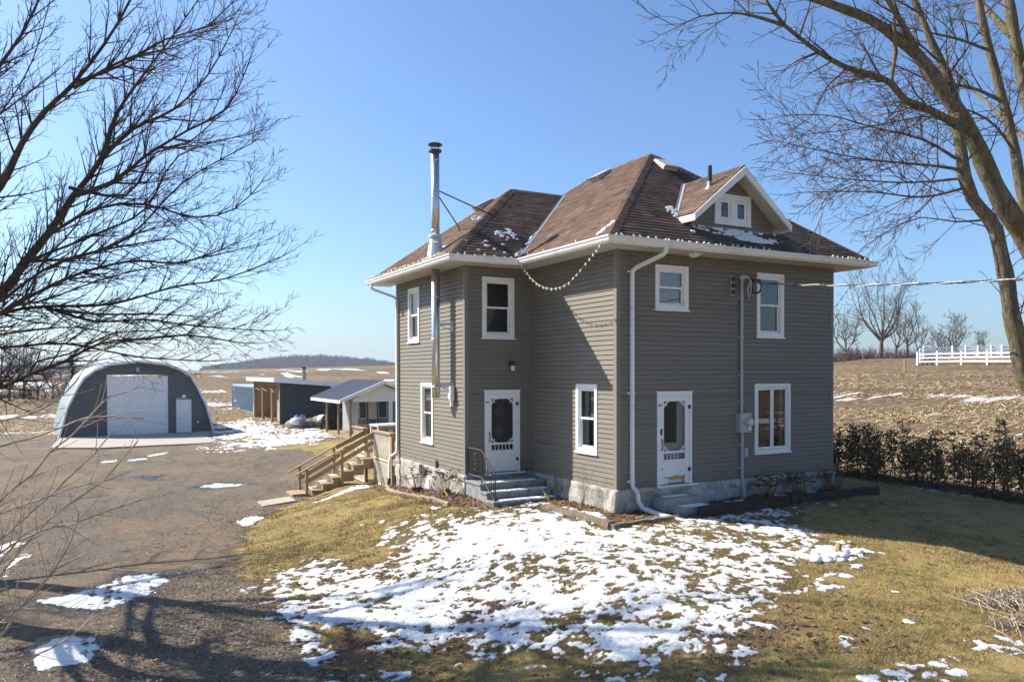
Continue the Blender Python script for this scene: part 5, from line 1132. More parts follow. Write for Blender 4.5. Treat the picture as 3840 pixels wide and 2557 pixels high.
# grey garden shed with porch
sz=-.95; t=thing('garden_shed','small grey shed with blue metal roof, white gable and a porch on round posts','shed',(4.1,31,sz))
ry=4.16; mb=MB()
for s in (-1,1):
    n_=17
    for i in range(n_):
        y0=27.9+6.4*i/n_; y1=27.9+6.4*(i+1)/n_; h=.0; 
        xe=ry+s*2.62; ze=1.13
        mb.hexa([(ry,y0,2.2),(xe,y0,ze),(xe,y1-.05,ze),(ry,y1-.05,2.2),(ry,y0,2.23),(xe,y0,ze+.03),(xe,y1-.05,ze+.03),(ry,y1-.05,2.23)]); mb.hexa([(ry,y1-.05,2.2),(xe,y1-.05,ze),(xe,y1,ze),(ry,y1,2.2),(ry,y1-.05,2.26),(xe,y1-.05,ze+.06),(xe,y1,ze+.06),(ry,y1,2.26)])
rf=mb.build('roof',M['blueroof'],t)
mb=MB()
for s in (-1,1):
    xe=ry+s*2.64; mb.hexa([(ry,27.82,2.03),(xe,27.82,.97),(xe,27.89,.97),(ry,27.89,2.03),(ry,27.82,2.24),(xe,27.82,1.15),(xe,27.89,1.15),(ry,27.89,2.24)]); mb.box((min(xe,xe-s*.04),27.9,.97),(max(xe,xe-s*.04),34.3,1.13))
mb.build('fascia',M['white'],rf)
mb=MB(); mb.add([(ry-1.75,28.2,1.2),(ry+1.75,28.2,1.2),(ry,28.2,2.02)],[(0,1,2)]); mb.box((ry-1.75,28.18,1.02),(ry+1.75,28.24,1.2)); mb.build('gable',M['white'],t)
mb=MB(); z=sz
while z<1.25: mb.box((3.5,30.98,z),(6.2,31.03,z+.155)); mb.box((3.47,31.0,z),(3.5,34.0,z+.155)); z+=.16
mb.build('wall',M['shedgrey'],t); vbox(t,'wall',(3.5,33.95,sz),(6.2,34.0,1.2),M['shedgrey']); vbox(t,'wall',(6.17,31.0,sz),(6.22,34.0,1.2),M['shedgrey'])
vbox(t,'corner_board',(3.44,30.94,sz),(3.54,31.0,1.2),M['white'])
for (a,b,c,dd,nm,mt) in ((3.62,4.0,-.05,.95,'window','dark'),(4.85,5.3,-.05,.95,'window','dark')):
    mb=MB(); mb.box((a-.06,30.92,c-.06),(b+.06,30.97,dd+.06)); wn=mb.build('window',M['white'],t); mb=MB(); mb.box((a,30.9,c),(b,30.925,dd)); mb.build('pane',newmat('shed pane',(.06,.08,.09),.15,.5),wn)
mb=MB(); mb.box((4.15,30.9,sz+.05),(4.7,30.97,1.02)); dr=mb.build('door',M['white'],t); mb=MB(); mb.box((4.2,30.885,sz+.1),(4.65,30.9,-.15)); mb.box((4.1,30.86,sz),(4.15,30.97,1.06)); mb.box((4.7,30.86,sz),(4.75,30.97,1.06)); mb.build('door_trim',M['bluetrim'],dr)
for (x,y) in ((2.3,28.4),(2.3,30.8),(2.3,33.4)):
    mb=MB(); mb.tube([(x,y,sz-.1),(x,y,1.2)],.07,10); mb.build('post',M['wood'],t)
vbox(t,'post',(4.55,28.2,sz),(4.75,28.36,1.05),M['white'])
mb=MB(); mb.box((4.95,28.3,sz),(6.6,28.34,1.05)); pn=mb.build('panel_door',M['white'],t); mb=MB(); mb.box((4.85,28.26,sz),(4.95,28.3,1.05)); mb.box((4.95,28.26,-.2),(6.6,28.3,-.08)); mb.box((4.95,28.26,.95),(6.6,28.3,1.05)); mb.build('panel_trim',M['bluetrim'],pn)
mb=MB()
for i in range(24): mb.box((2.1,28.2+i*.245,sz-.16),(6.5,28.2+i*.245+.24,sz-.04),random.random())
mb.build('porch_floor',M['wood'],t)
# boulders and tarp in front of the black shed
def boulder(x,y,r_,lab,seed,cap=True):
    rg=np.random.default_rng(seed); t=thing('boulder',lab,'boulder',(x,y,Z(x,y)),'boulders in front of the black shed'); mb=MB(); n1,n2=9,14; vs=[];z=Z(x,y)
    off=rg.uniform(0,50)
    for i in range(n1+1):
        th=math.pi*i/n1
        for j in range(n2):
            a=2*math.pi*j/n2; d_=1+.28*float(fbm(np.array([off+math.cos(a)*1.2+math.sin(th)]),np.array([math.sin(a)*1.2+th]),3)[0]); vs.append((x+r_*1.25*d_*math.sin(th)*math.cos(a),y+r_*d_*math.sin(th)*math.sin(a),z+r_*.35+r_*.75*d_*math.cos(th)))
    fs=[(i*n2+j,i*n2+(j+1)%n2,(i+1)*n2+(j+1)%n2,(i+1)*n2+j) for i in range(n1) for j in range(n2)]; mb.add(vs,fs); mb.build('stone',M['rock'],t)
    if cap:
        mb=MB(); mb.lathe((x-.1*r_,y-.35*r_,z+r_*.62),[(r_*.75,-.12),(r_*.72,.08),(r_*.5,.3*r_+.1),(.02,.36*r_+.12)],12); mb.build('snow_cap',M['snow'],t,smooth=True)
boulder(1.63,38.8,.6,'tan boulder nearest the corner of the black shed, snow at its foot',1); boulder(2.6,39.0,.52,'brown rounded boulder in the middle of the row by the black shed',2,False); boulder(3.6,38.9,.75,'largest boulder with a broad white snow face behind the porch posts',3); boulder(3.1,39.9,.5,'dark boulder half hidden behind the snowy one',4,False)
mb=MB(); x0,y0=2.15,39.9; z=Z(x0,y0); r=random.Random(2); vs=[];nn_=7
for i in range(nn_):
    for j in range(nn_): vs.append((x0-.6+1.2*i/(nn_-1),y0-.5+1.0*j/(nn_-1),z+.55+.25*math.sin(i*1.1)*math.sin(j*.9)+r.uniform(-.06,.06)-(.3 if i in(0,nn_-1) or j in (0,nn_-1) else 0)))
mb.add(vs,[(i*nn_+j,(i+1)*nn_+j,(i+1)*nn_+j+1,i*nn_+j+1) for i in range(nn_-1) for j in range(nn_-1)]); mb.box((x0-.5,y0-.4,z-.05),(x0+.5,y0+.4,z+.35)); tag(mb.build('tarp',M['bluetarp'],None,(x0,y0,z)),'crumpled blue tarp lying between the boulders','tarp')
# ---------------------------------------------------------------- white board fence on the hill
FF=[(60.89,33.27),(61.15,31.42),(61.23,29.1),(60.81,26.48),(60.42,23.85),(60.02,21.22),(59.7,18.6)]; FBk=[(70.91,39.2),(72.73,37.07),(73.52,36.07),(74.19,35.13),(74.93,34.16),(75.45,33.31),(76.17,32.47),(76.73,31.47)]
def fence(pts,lab,rails=(.35,.72,1.08),posts=None):
    t=thing('board_fence',lab,'fence',(*pts[0],Z(*pts[0])),'white paddock fences on the rise')
    for (x,y) in (posts or pts): mb=MB(); z=Z(x,y); mb.box((x-.075,y-.075,z-.2),(x+.075,y+.075,z+1.33)); mb.build('post',M['white'],t)
    for a,b in zip(pts[:-1],pts[1:]):
        for h in rails: mb=MB(); mb.beam((*a,Z(*a)+h),(*b,Z(*b)+h),.05,.15); mb.build('rail',M['white'],t)
fence(FF,'near white three rail fence across the top of the brown field'); fence(FBk,'far white fence line higher on the rise behind the near one'); fence([FF[0],(66,36.4),FBk[0]],'short white fence side joining the near and far lines',posts=[(66,36.4)])
z=Z(54.2,30.07); mb=MB(); mb.box((54.15,30.0,z-.1),(54.25,30.1,z+1.2)); tag(mb.build('wooden_stake',M['wood'],None,(54.2,30.07,z)),'thin bare stake standing in the field left of the white fence','stake')
A_LIMBS=[
  [(-13.3,0.79,2.42),(-12.3,0.44,3.37),(-11.83,0.36,3.93),(-11.47,0.34,4.51),(-11.17,0.36,4.96),(-10.79,0.33,5.63),(-10.4,0.3,6.25),(-10.14,0.34,7.09),(-9.73,0.3,7.81),(-9.26,0.22,8.55),(-8.77,0.14,9.37)],
  [(-13.34,0.84,4.11),(-12.37,0.18,4.83),(-11.76,-0.28,5.54),(-11.45,-0.58,6.16),(-11.15,-0.88,6.58),(-10.75,-1.24,6.98),(-10.35,-1.59,7.5),(-10.02,-1.9,8.08),(-9.8,-2.15,8.76)],
  [(-13.34,0.85,4.45),(-12.16,0.47,6.88),(-11.81,0.52,7.65),(-11.51,0.59,8.23),(-11.27,0.7,8.89),(-10.95,0.77,9.87)],
  [(-13.59,0.96,2.56),(-12.53,0.46,3.3),(-11.81,0.15,3.64),(-11.22,-0.11,3.75),(-10.31,-0.53,3.79),(-9.39,-0.95,4.07),(-8.65,-1.28,4.21),(-7.84,-1.65,4.57),(-7.57,-1.72,4.93)],
  [(-10.78,-0.07,5.55),(-10.23,-0.46,5.74),(-9.8,-0.78,6.13),(-9.2,-1.19,6.52),(-8.67,-1.57,6.83),(-8.38,-1.81,7.48)],
  [(-11.15,0.01,4.9),(-10.48,-0.2,5.35),(-9.79,-0.41,5.45),(-9.03,-0.67,5.26),(-8.44,-0.83,5.43),(-8.02,-0.89,5.9)],
  [(-13.47,0.31,2.04),(-12.43,-0.31,2.37),(-11.75,-0.75,2.49),(-11.35,-1.02,2.69),(-10.89,-1.33,2.88),(-10.45,-1.63,3.13),(-9.89,-2.0,3.19),(-9.35,-2.36,3.24),(-8.64,-2.81,3.12),(-8.0,-3.22,3.24)],
  [(-11.8,-0.0,3.63),(-10.9,-0.67,4.15),(-10.03,-1.32,4.39),(-9.35,-1.87,4.34),(-8.69,-2.41,4.6),(-8.38,-2.76,4.95)],
  [(-11.22,-0.09,3.75),(-10.49,-0.35,3.52),(-9.82,-0.58,3.56),(-9.06,-0.86,3.46),(-8.11,-1.24,3.39),(-7.45,-1.46,3.54)],
  [(-10.4,0.19,6.22),(-9.95,0.12,6.77),(-9.29,-0.06,7.18),(-8.75,-0.18,7.83),(-8.32,-0.23,8.72)],
  [(-10.75,-1.09,7.03),(-10.13,-1.57,7.24),(-9.57,-2.01,7.56),(-9.03,-2.45,7.7),(-8.77,-2.72,7.95)],
  [(-11.45,0.05,4.47),(-10.73,-0.16,4.56),(-9.98,-0.38,4.94),(-9.22,-0.6,5.82),(-8.43,-0.84,6.37),(-8.15,-0.81,6.56)],
  [(-13.1,1.26,3.11),(-11.88,0.83,3.12),(-10.94,0.55,3.19),(-9.85,0.18,2.97),(-8.78,-0.18,2.9),(-7.69,-0.55,2.75)],
]
S_LIMBS=[
  [(-11.32,-8.73,1.48),(-11.05,-8.82,1.92),(-10.87,-8.87,2.09),(-10.79,-8.87,2.21),(-10.67,-8.89,2.31),(-10.55,-8.91,2.45),(-10.46,-8.92,2.55),(-10.36,-8.93,2.58),(-10.3,-8.92,2.61)],
  [(-11.34,-8.47,2.32),(-11.06,-8.57,2.4),(-10.92,-8.59,2.43),(-10.82,-8.58,2.48),(-10.73,-8.57,2.55),(-10.65,-8.56,2.64),(-10.55,-8.56,2.8),(-10.41,-8.57,2.91),(-10.32,-8.56,3.05)],
  [(-11.23,-8.78,1.48),(-11.0,-8.86,1.74),(-10.9,-8.87,1.84),(-10.76,-8.91,1.98),(-10.64,-8.93,2.11),(-10.54,-8.95,2.21),(-10.47,-8.95,2.3)],
  [(-11.17,-8.92,1.32),(-10.85,-9.03,1.76),(-10.7,-9.06,1.9),(-10.59,-9.06,1.98),(-10.5,-9.05,2.04),(-10.41,-9.04,2.15),(-10.31,-9.04,2.27)],
  [(-11.17,-8.92,1.5),(-10.83,-9.06,1.77),(-10.69,-9.09,1.79),(-10.54,-9.12,1.85),(-10.41,-9.14,1.89),(-10.28,-9.17,1.94)],
  [(-11.25,-9.0,1.06),(-11.03,-9.06,1.26),(-10.88,-9.08,1.38),(-10.75,-9.09,1.54),(-10.6,-9.12,1.62)],
  [(-11.29,-8.98,0.96),(-11.03,-9.09,1.05),(-10.85,-9.17,1.08),(-10.71,-9.22,1.15),(-10.61,-9.25,1.23),(-10.52,-9.28,1.3)],
  [(-11.24,-9.0,1.31),(-11.03,-9.09,1.33),(-10.88,-9.14,1.34),(-10.74,-9.19,1.31),(-10.62,-9.22,1.33)],
  [(-11.26,-8.87,1.27),(-11.04,-8.9,1.58),(-10.92,-8.88,1.73),(-10.82,-8.85,1.78),(-10.67,-8.84,1.91)],
  [(-11.23,-9.12,0.9),(-11.0,-9.18,1.24),(-10.9,-9.16,1.4),(-10.79,-9.15,1.51),(-10.68,-9.14,1.69),(-10.63,-9.09,1.86)],
  [(-11.28,-8.62,2.06),(-11.05,-8.71,2.25),(-10.91,-8.74,2.29),(-10.77,-8.78,2.34),(-10.58,-8.85,2.42),(-10.39,-8.91,2.42),(-10.27,-8.94,2.41)],
  [(-11.29,-8.63,1.69),(-11.06,-8.66,1.83),(-10.85,-8.69,1.9),(-10.66,-8.71,1.97),(-10.44,-8.74,2.01)],
]
R_LIMBS=[
  [(3.97,-7.5,0.73),(3.53,-7.24,1.98),(3.23,-7.06,2.69),(3.16,-7.02,3.16),(3.07,-6.96,3.64),(3.01,-6.93,4.12),(2.94,-6.88,4.55),(2.85,-6.82,5.06),(2.76,-6.77,5.25),(2.51,-6.63,5.59),(2.39,-6.56,5.96),(2.37,-6.52,6.37),(2.36,-6.47,6.71),(2.46,-6.38,7.0)],
  [(4.55,-7.21,3.09),(4.05,-6.96,4.46),(3.71,-6.81,5.06),(3.4,-6.69,5.5),(3.11,-6.57,6.05),(2.81,-6.44,6.74),(2.52,-6.32,7.2),(2.23,-6.21,7.59),(1.88,-6.06,8.07),(1.52,-5.9,8.37),(1.1,-5.72,8.65),(0.44,-5.4,8.91),(-0.23,-5.08,9.12)],
  [(2.47,-6.35,7.18),(2.45,-6.3,7.53),(2.34,-6.2,7.96),(2.22,-6.08,8.36),(2.07,-5.96,8.88),(1.98,-5.87,9.19),(1.84,-5.74,9.75)],
  [(1.92,-6.04,8.09),(1.53,-6.05,8.46),(1.1,-6.04,8.85),(0.72,-6.06,9.26)],
  [(2.58,-6.42,6.89),(2.34,-6.4,6.91),(1.89,-6.27,7.09),(1.43,-6.13,7.22),(1.13,-6.08,7.47),(0.75,-5.98,7.58),(0.32,-5.86,7.65),(-0.15,-5.71,7.86),(-0.52,-5.62,8.06),(-0.81,-5.58,8.21),(-1.1,-5.53,8.49)],
  [(-0.81,-5.58,8.21),(-1.18,-5.46,8.29),(-1.61,-5.31,8.34),(-2.14,-5.11,8.25),(-2.51,-4.99,8.05)],
  [(5.31,-6.47,3.94),(4.86,-6.2,5.83),(4.73,-6.11,6.79),(4.54,-5.99,7.75),(4.32,-5.86,8.71),(4.19,-5.78,9.35),(4.14,-5.74,9.83),(4.08,-5.7,10.49)],
  [(5.95,-6.22,5.68),(5.42,-5.89,8.25),(5.3,-5.82,8.92),(5.16,-5.73,9.91),(5.03,-5.64,10.67)],
  [(2.37,-6.54,6.08),(1.82,-6.47,6.09),(1.13,-6.33,6.09),(0.47,-6.19,6.09),(-0.27,-6.02,6.15),(-0.99,-5.85,6.23)],
  [(2.27,-6.48,6.28),(1.65,-6.29,6.56),(0.79,-5.96,6.73),(0.07,-5.71,6.88),(-0.64,-5.46,6.84)],
  [(2.36,-6.55,5.77),(1.57,-6.34,5.58),(0.64,-6.07,5.62),(-0.25,-5.81,5.58)],
  [(2.34,-6.53,5.94),(1.82,-6.02,5.92),(1.21,-5.46,6.01),(0.38,-4.77,6.18)],
  [(2.76,-6.77,5.25),(2.43,-6.4,5.24),(2.07,-6.01,5.35),(1.83,-5.69,5.23)],
  [(2.72,-6.5,6.71),(2.3,-6.09,7.09),(1.84,-5.67,7.06),(1.23,-5.17,6.96),(0.68,-4.7,6.93)],
  [(4.22,-5.92,8.67),(3.53,-5.71,8.83),(2.9,-5.54,8.88),(2.2,-5.33,8.94),(1.45,-5.09,8.79)],
  [(4.43,-6.05,7.71),(3.99,-5.69,8.03),(3.51,-5.31,8.15),(3.1,-4.97,8.44),(2.53,-4.54,8.82)],
  [(4.62,-6.17,6.76),(4.1,-6.1,7.2),(3.55,-6.03,7.38),(2.8,-5.85,7.47),(2.14,-5.72,7.25)],
]
# ---------------------------------------------------------------- trees
class Segs:
    def __init__(s): s.a=[]
    def add(s,p,q,r0,r1): s.a.append((p[0],p[1],p[2],q[0],q[1],q[2],r0,r1))
    def build(s,name,mat,parent,n=3,tint=None):
        A=np.array(s.a); P=A[:,0:3];Q=A[:,3:6]; d=Q-P; L=np.linalg.norm(d,axis=1,keepdims=True)+1e-9; d/=L
        Q=Q+d*(A[:,7:8]*.6)
        h=np.where(np.abs(d[:,2:3])>.9,np.array([[1.,0,0]]),np.array([[0,0,1.]])); u=np.cross(d,h); u/=np.linalg.norm(u,axis=1,keepdims=True); v=np.cross(d,u)
        V=np.zeros((len(A),2*n,3))
        for j in range(n):
            c=math.cos(2*math.pi*j/n);s_=math.sin(2*math.pi*j/n); o=u*c+v*s_; V[:,j]=P+o*A[:,6:7]; V[:,n+j]=Q+o*A[:,7:8]
        b=(np.arange(len(A))*2*n)[:,None]; F=np.concatenate([np.concatenate([b+j,b+(j+1)%n,b+n+(j+1)%n,b+n+j],1) for j in range(n)],0)
        at={}
        return npmesh(name,V.reshape(-1,3),F,mat,parent,attrs=at,smooth=True)
def nv(v): return v/(np.linalg.norm(v)+1e-9)
def smoothpath(pts,step):
    P=[np.array(p,float) for p in pts]; out=[]
    for i in range(len(P)-1):
        p0=P[max(i-1,0)];p1=P[i];p2=P[i+1];p3=P[min(i+2,len(P)-1)]; n=max(1,int(np.linalg.norm(p2-p1)/step))
        for k in range(n):
            t=k/n; out.append(.5*((2*p1)+(-p0+p2)*t+(2*p0-5*p1+4*p2-p3)*t*t+(-p0+3*p1-3*p2+p3)*t**3))
    out.append(P[-1]); return out
class Tree:
    def __init__(s,seed,minr=.0028,trop=.25,grav=0.0,twist=.22): s.r=np.random.default_rng(seed); s.tw=Segs(); s.minr=minr; s.trop=trop; s.tw_=twist
    def branch(s,p,d,L,r0,lev,maxlev,spc):
        r=s.r; n=max(3,int(L/(.10 if lev>=2 else .16))); st=L/n; pos=np.array(p,float); d=nv(np.array(d,float)); acc=r.uniform(0,spc[min(lev,len(spc)-1)]); 
        for i in range(n):
            t=(i+1)/n; rr0=max(s.minr,r0*(1-.85*i/n)); rr1=max(s.minr*.8,r0*(1-.85*t))
            d=nv(d+r.normal(0,s.tw_*.6,3)*.5+np.array([0,0,s.trop*st*1.6])); q=pos+d*st; s.tw.add(pos,q,rr0,rr1)
            if lev<maxlev and i>=n*.12:
                acc+=st; sl_=spc[min(lev,len(spc)-1)]
                while acc>sl_:
                    acc-=sl_*r.uniform(.7,1.3); ang=r.uniform(.45,.85); ax=nv(np.cross(d,r.normal(0,1,3))); e=d*math.cos(ang)+ax*math.sin(ang); l2=L*r.uniform(.28,.55)*(1-.45*t)
                    if l2>.09: s.branch(q,e,l2,max(s.minr,rr1*.62),lev+1,maxlev,spc)
            pos=q
    def limb(s,pts,r0,r1,trunk,spc0,len0,maxlev,spc,start=.1,side=None,step=.25,thick=.035,endtwig=True,ang=(.55,1.1),fat=1.0):
        P=smoothpath(pts,step); n=len(P)-1; acc=0; tot=sum(np.linalg.norm(b-a) for a,b in zip(P[:-1],P[1:])); run=0
        for i in range(n):
            t0=i/n;t1=(i+1)/n; a=r0+(r1-r0)*t0**.8; b=r0+(r1-r0)*t1**.8
            wob=1+.06*math.sin(i*1.7)
            (trunk if a>thick else s.tw).add(P[i],P[i+1],a*wob,b*(1+.06*math.sin((i+1)*1.7)))
            L=np.linalg.norm(P[i+1]-P[i]); run+=L; acc+=L; d=nv(P[i+1]-P[i])
            while t0>=start and acc>spc0:
                acc-=spc0*s.r.uniform(.7,1.3); an=s.r.uniform(*ang); ax=nv(np.cross(d,s.r.normal(0,1,3))); e=d*math.cos(an)+ax*math.sin(an); l=len0*s.r.uniform(.5,1.2)*(1-.35*t0)
                s.branch(P[i+1],e,l,min(b*.6,(.007+.013*l)*fat),0,maxlev,spc)
            if acc>spc0: acc=0 if t0<start else acc
        if endtwig: s.branch(P[-1],P[-1]-P[-2],len0*.6,r1*.9,0,maxlev,spc)
def trunkpath(seg,pts,r0,r1,step=.3):
    P=smoothpath(pts,step); n=len(P)-1
    for i in range(n):
        a=r0+(r1-r0)*i/n; b=r0+(r1-r0)*(i+1)/n; seg.add(P[i],P[i+1],a*(1+.05*math.sin(i*1.3)),b*(1+.05*math.sin((i+1)*1.3)))
# left tree, trunk just outside the frame
bx,by=-13.7,2.3; bz=Z(bx,by)
t=thing('bare_tree','tall leafless tree reaching into the photo from the left edge, dark twigs against the sky','tree',(bx,by,bz)); T=Tree(21,.0034,.30,twist=.15); S=Segs()
trunkpath(S,[(bx,by,bz-.3),(bx+.05,by,bz+1.5),(bx+.15,by-.05,2.2),(bx+.3,by-.1,4.0),(bx+.5,by-.1,5.8),(bx+.6,by+.1,7.6),(bx+.4,by+.3,9.4),(bx+.5,by+.5,11.5)],.36,.07)
AR=[.125,.12,.10,.06,.045,.035,.075,.04,.03,.04,.035,.03,.045]
for i,(pts,r0) in enumerate(zip(A_LIMBS,AR)):
    if i in (3,6,8,12,7): pts=pts[:-1]
    if pts[0][0]<-13: pts=[(bx+.2,by-.05,pts[0][2]-.5)]+pts
    T.limb(pts,r0,.009,S,.095,1.0,2,[.065,.06],start=.0 if r0<.06 else .12,ang=(.4,.85))
    if i%4!=1:
        j=T.r.normal(0,.12,(len(pts),3)); off=np.array([.15,-.9 if i%2 else 1.0,.22]); p2=[tuple(np.array(p)+off*min(1,k/2)+j[k]) for k,p in enumerate(pts)]; T.limb(p2[:-1],min(r0,.035),.008,S,.14,.95,2,[.10,.085],start=.1,ang=(.4,.85))
for k,(dx,dy,dz,l) in enumerate(((-.8,.5,.4,4.5),(-.3,.9,.3,5),(-.5,.8,.6,5),(-.7,-.3,.7,4),(-.2,.9,.7,5),(-.6,.7,.8,5),(-.5,.6,.5,5),(-.1,.9,.5,4.5),(-.8,.2,.8,4),(-.4,.8,.9,5),(-.3,.6,1.1,4))):
    h=2.3+k*.68; p0=np.array([bx+.35,by,h]); d=nv(np.array([dx,dy,dz])); pts=[tuple(p0+d*l*f+np.array([0,0,.5*f*f])) for f in (0,.3,.6,1)]; T.limb(pts,.11,.03,S,.30,1.9,1,[.22],fat=3.6)
S.build('trunk',M['bark_dark'],t,n=8); T.tw.build('crown',M['bark_dark'],t,n=3)
# second left tree further back: mostly seen through its shadow and upper twigs
bx,by=-15.9,7.7; bz=Z(bx,by)
t=thing('bare_tree','second leafless tree further back behind the left edge, seen through the first','tree',(bx,by,bz)); T=Tree(33,.006,.25); S=Segs()
trunkpath(S,[(bx,by,bz-.3),(bx+.1,by,2.5),(bx+.3,by-.1,6),(bx+.4,by-.1,10),(bx+.6,by,14.5)],.34,.05)
for k in range(15):
    a=k*2.4+.6; h=2.6+k*.72; l=6.2-.18*k; d=nv(np.array([math.cos(a),math.sin(a),.55+.03*k])); p0=np.array([bx+.3,by-.05,h]); pts=[tuple(p0+d*l*f+np.array([0,0,.9*f*f])) for f in (0,.25,.5,.75,1)]; T.limb(pts,.075,.012,S,.24,2.2,2,[.2,.16],fat=3.0)
S.build('trunk',M['bark_dark'],t,n=7); T.tw.build('crown',M['bark_dark'],t,n=3)
# sapling close to the camera, lower left
bx,by=-12.0,-8.9; bz=Z(bx,by)
t=thing('sapling','pale sunlit bare sapling branches crossing the lower left corner over the gravel','sapling',(bx,by,bz)); T=Tree(5,.0021,.45,twist=.12); S=Segs()
trunkpath(S,[(bx,by,bz-.2),(bx+.1,by,bz+1.0),(bx+.25,by+.05,bz+1.9)],.05,.034)
for pts in S_LIMBS:
    P0=np.array([bx+.1+.15*T.r.random(),by,bz+1.0+.9*T.r.random()*(pts[0][2]+1.0)/2.5]); P0[2]=min(P0[2],pts[0][2]-.1)
    T.limb([tuple(P0)]+pts,.0145,.0040,S,.085,.34,1,[.10],start=.3,step=.06,thick=.008,endtwig=False,ang=(.4,.8))
S.build('trunk',M['twig_light'],t,n=7); T.tw.build('crown',M['twig_light'],t,n=5)
# big maple at the right edge
bx,by=4.6,-7.7; bz=Z(bx,by)
t=thing('maple_tree','large bare maple with mossy leaning trunks at the right edge, reddish twigs','tree',(bx,by,bz)); T=Tree(9,.0044,-.05,twist=.34); S=Segs()
RR=[(.18,.09),(.26,.05),(.085,.04),(.065,.03),(.075,.025),(.03,.008),(.125,.06),(.15,.09),(.028,.007),(.028,.007),(.026,.007),(.024,.007),(.022,.007),(.024,.007),(.03,.008),(.035,.008),(.03,.008)]
trunkpath(S,[(bx,by,bz-.3),(bx-.1,by+.03,bz+.6),(bx-.35,by+.1,bz+1.3),(3.97,-7.5,.73)],.27,.18); trunkpath(S,[(bx+.12,by+.05,bz-.3),(bx+.15,by+.12,bz+1.5),(bx+.05,by+.3,1.6),(4.55,-7.21,3.09)],.38,.26); trunkpath(S,[(bx+.3,by+.2,bz-.3),(bx+.6,by+.8,1.5),(5.31,-6.47,3.94)],.26,.155); trunkpath(S,[(bx+.4,by+.3,bz-.3),(bx+1.1,by+1.1,2.2),(5.95,-6.22,5.68)],.26,.175)
for i,(pts,(r0,r1)) in enumerate(zip(R_LIMBS,RR)):
    big=r0>.1; T.limb(pts,r0,r1,S,.24 if big else .11,1.0 if big else 1.2,2,[.10,.08] ,start=.38 if big else .05,step=.2,thick=.02,endtwig=not big)
for k,(dx,dy,dz,l) in enumerate(((.8,.1,.6,5),(.5,.8,.8,5),(.9,-.5,.6,5),(-.2,-.6,.9,4),(.1,.7,1,5))):
    zf=6.2+k*.75; f4=(zf-5.68)/2.57; p0=np.array([5.95-.53*f4,-6.22+.33*f4,zf]); d=nv(np.array([dx,dy,dz])); T.limb([tuple(p0+d*l*f) for f in (0,.3,.6,1)],.07,.012,S,.5,1.3,1,[.2])
# broken hanging branch and the knot burls
S.add((1.13,-6.08,7.45),(1.22,-6.1,8.0),.028,.036); S.add((1.22,-6.1,8.0),(1.17,-6.1,8.55),.036,.025)
S.build('trunk',M['bark'],t,n=10); T.tw.build('crown',M['twig_red'],t,n=3)
# distant trees
def fartree(x,y,h,lab,seed,mat='twig_far',r0=None,spread=.42,forks=7,name='bare_tree',group='distant bare trees',lowfork=.3,minr=.02,lev=1):
    z=Z(x,y); T=Tree(seed,minr,.12); S=Segs(); r0=r0 or h*.028; t=thing(name,lab,'tree',(x,y,z),group)
    trunkpath(S,[(x,y,z-.3),(x+.02*h,y,z+h*lowfork)],r0,r0*.7,1.0)
    rg=T.r
    for k in range(forks):
        a=2*math.pi*k/forks+rg.uniform(-.3,.3); f=rg.uniform(.6,1.0); tip=np.array([x+h*spread*f*math.cos(a),y+h*spread*f*math.sin(a),z+h*(1-.35*(f-.6)*rg.random()*2)]); b=np.array([x+.02*h,y,z+h*lowfork*rg.uniform(.75,1)])
        m1=b+(tip-b)*.35+np.array([math.cos(a),math.sin(a),-.2])*h*.05; m2=b+(tip-b)*.7+rg.normal(0,.045*h,3); m1=m1+rg.normal(0,.03*h,3); T.limb([tuple(b),tuple(m1),tuple(m2),tuple(tip)],r0*.5*(.6+.6*f*rg.random()),minr,S,h*.045,h*.26,lev+1,[h*.045,h*.035],start=.12,step=h*.06,thick=minr*1.8)
    S.build('trunk',M[mat],t,n=6); T.tw.build('crown',M[mat],t,n=3); return t
fartree(79.25,50.6,10.8,'largest lone bare tree standing on the hill right of the house',1,forks=11,lowfork=.26,lev=2,minr=.016)
fartree(71.0,49.4,5.6,'small twiggy tree nearest the house wall, left of the lone hill tree',2,forks=8,lowfork=.2,spread=.5)
fartree(86.86,52.15,7.2,'slim upright tree immediately right of the lone hill tree',3,forks=6,spread=.22); fartree(83.73,51.58,6.2,'thin pale tree between the lone hill tree and the slim upright one',4,forks=5,spread=.2); fartree(90.5,53.0,4.8,'low spindly tree at the right end of the hill clump',7,forks=6,spread=.3)
fartree(106.1,58.7,4.5,'wide low tree behind the near fence, left of the vase shaped one',5,forks=8,spread=.55,lowfork=.15); fartree(109.46,59.2,6.6,'vase shaped tree rising behind the white fence',6,forks=8,spread=.24); fartree(103.0,58.3,4.4,'tiny sapling tree behind the corner post of the white fence',8,forks=4,spread=.2); fartree(115,58.5,4.2,'narrow small tree behind the far fence line',9,forks=6,spread=.22)
fartree(-19.07,92.78,6.2,'bare tree on the field edge at the far left of the horizon',11,forks=8); fartree(-18.0,98,7.0,'taller bare tree just left of the arched garage roof',12,forks=8); fartree(-16.3,93.5,5.4,'short bare tree between the two left horizon trees and the conifer',13,forks=7); fartree(-15.0,99.7,4.6,'lowest bare tree on the left horizon beside the conifer',14,forks=7)
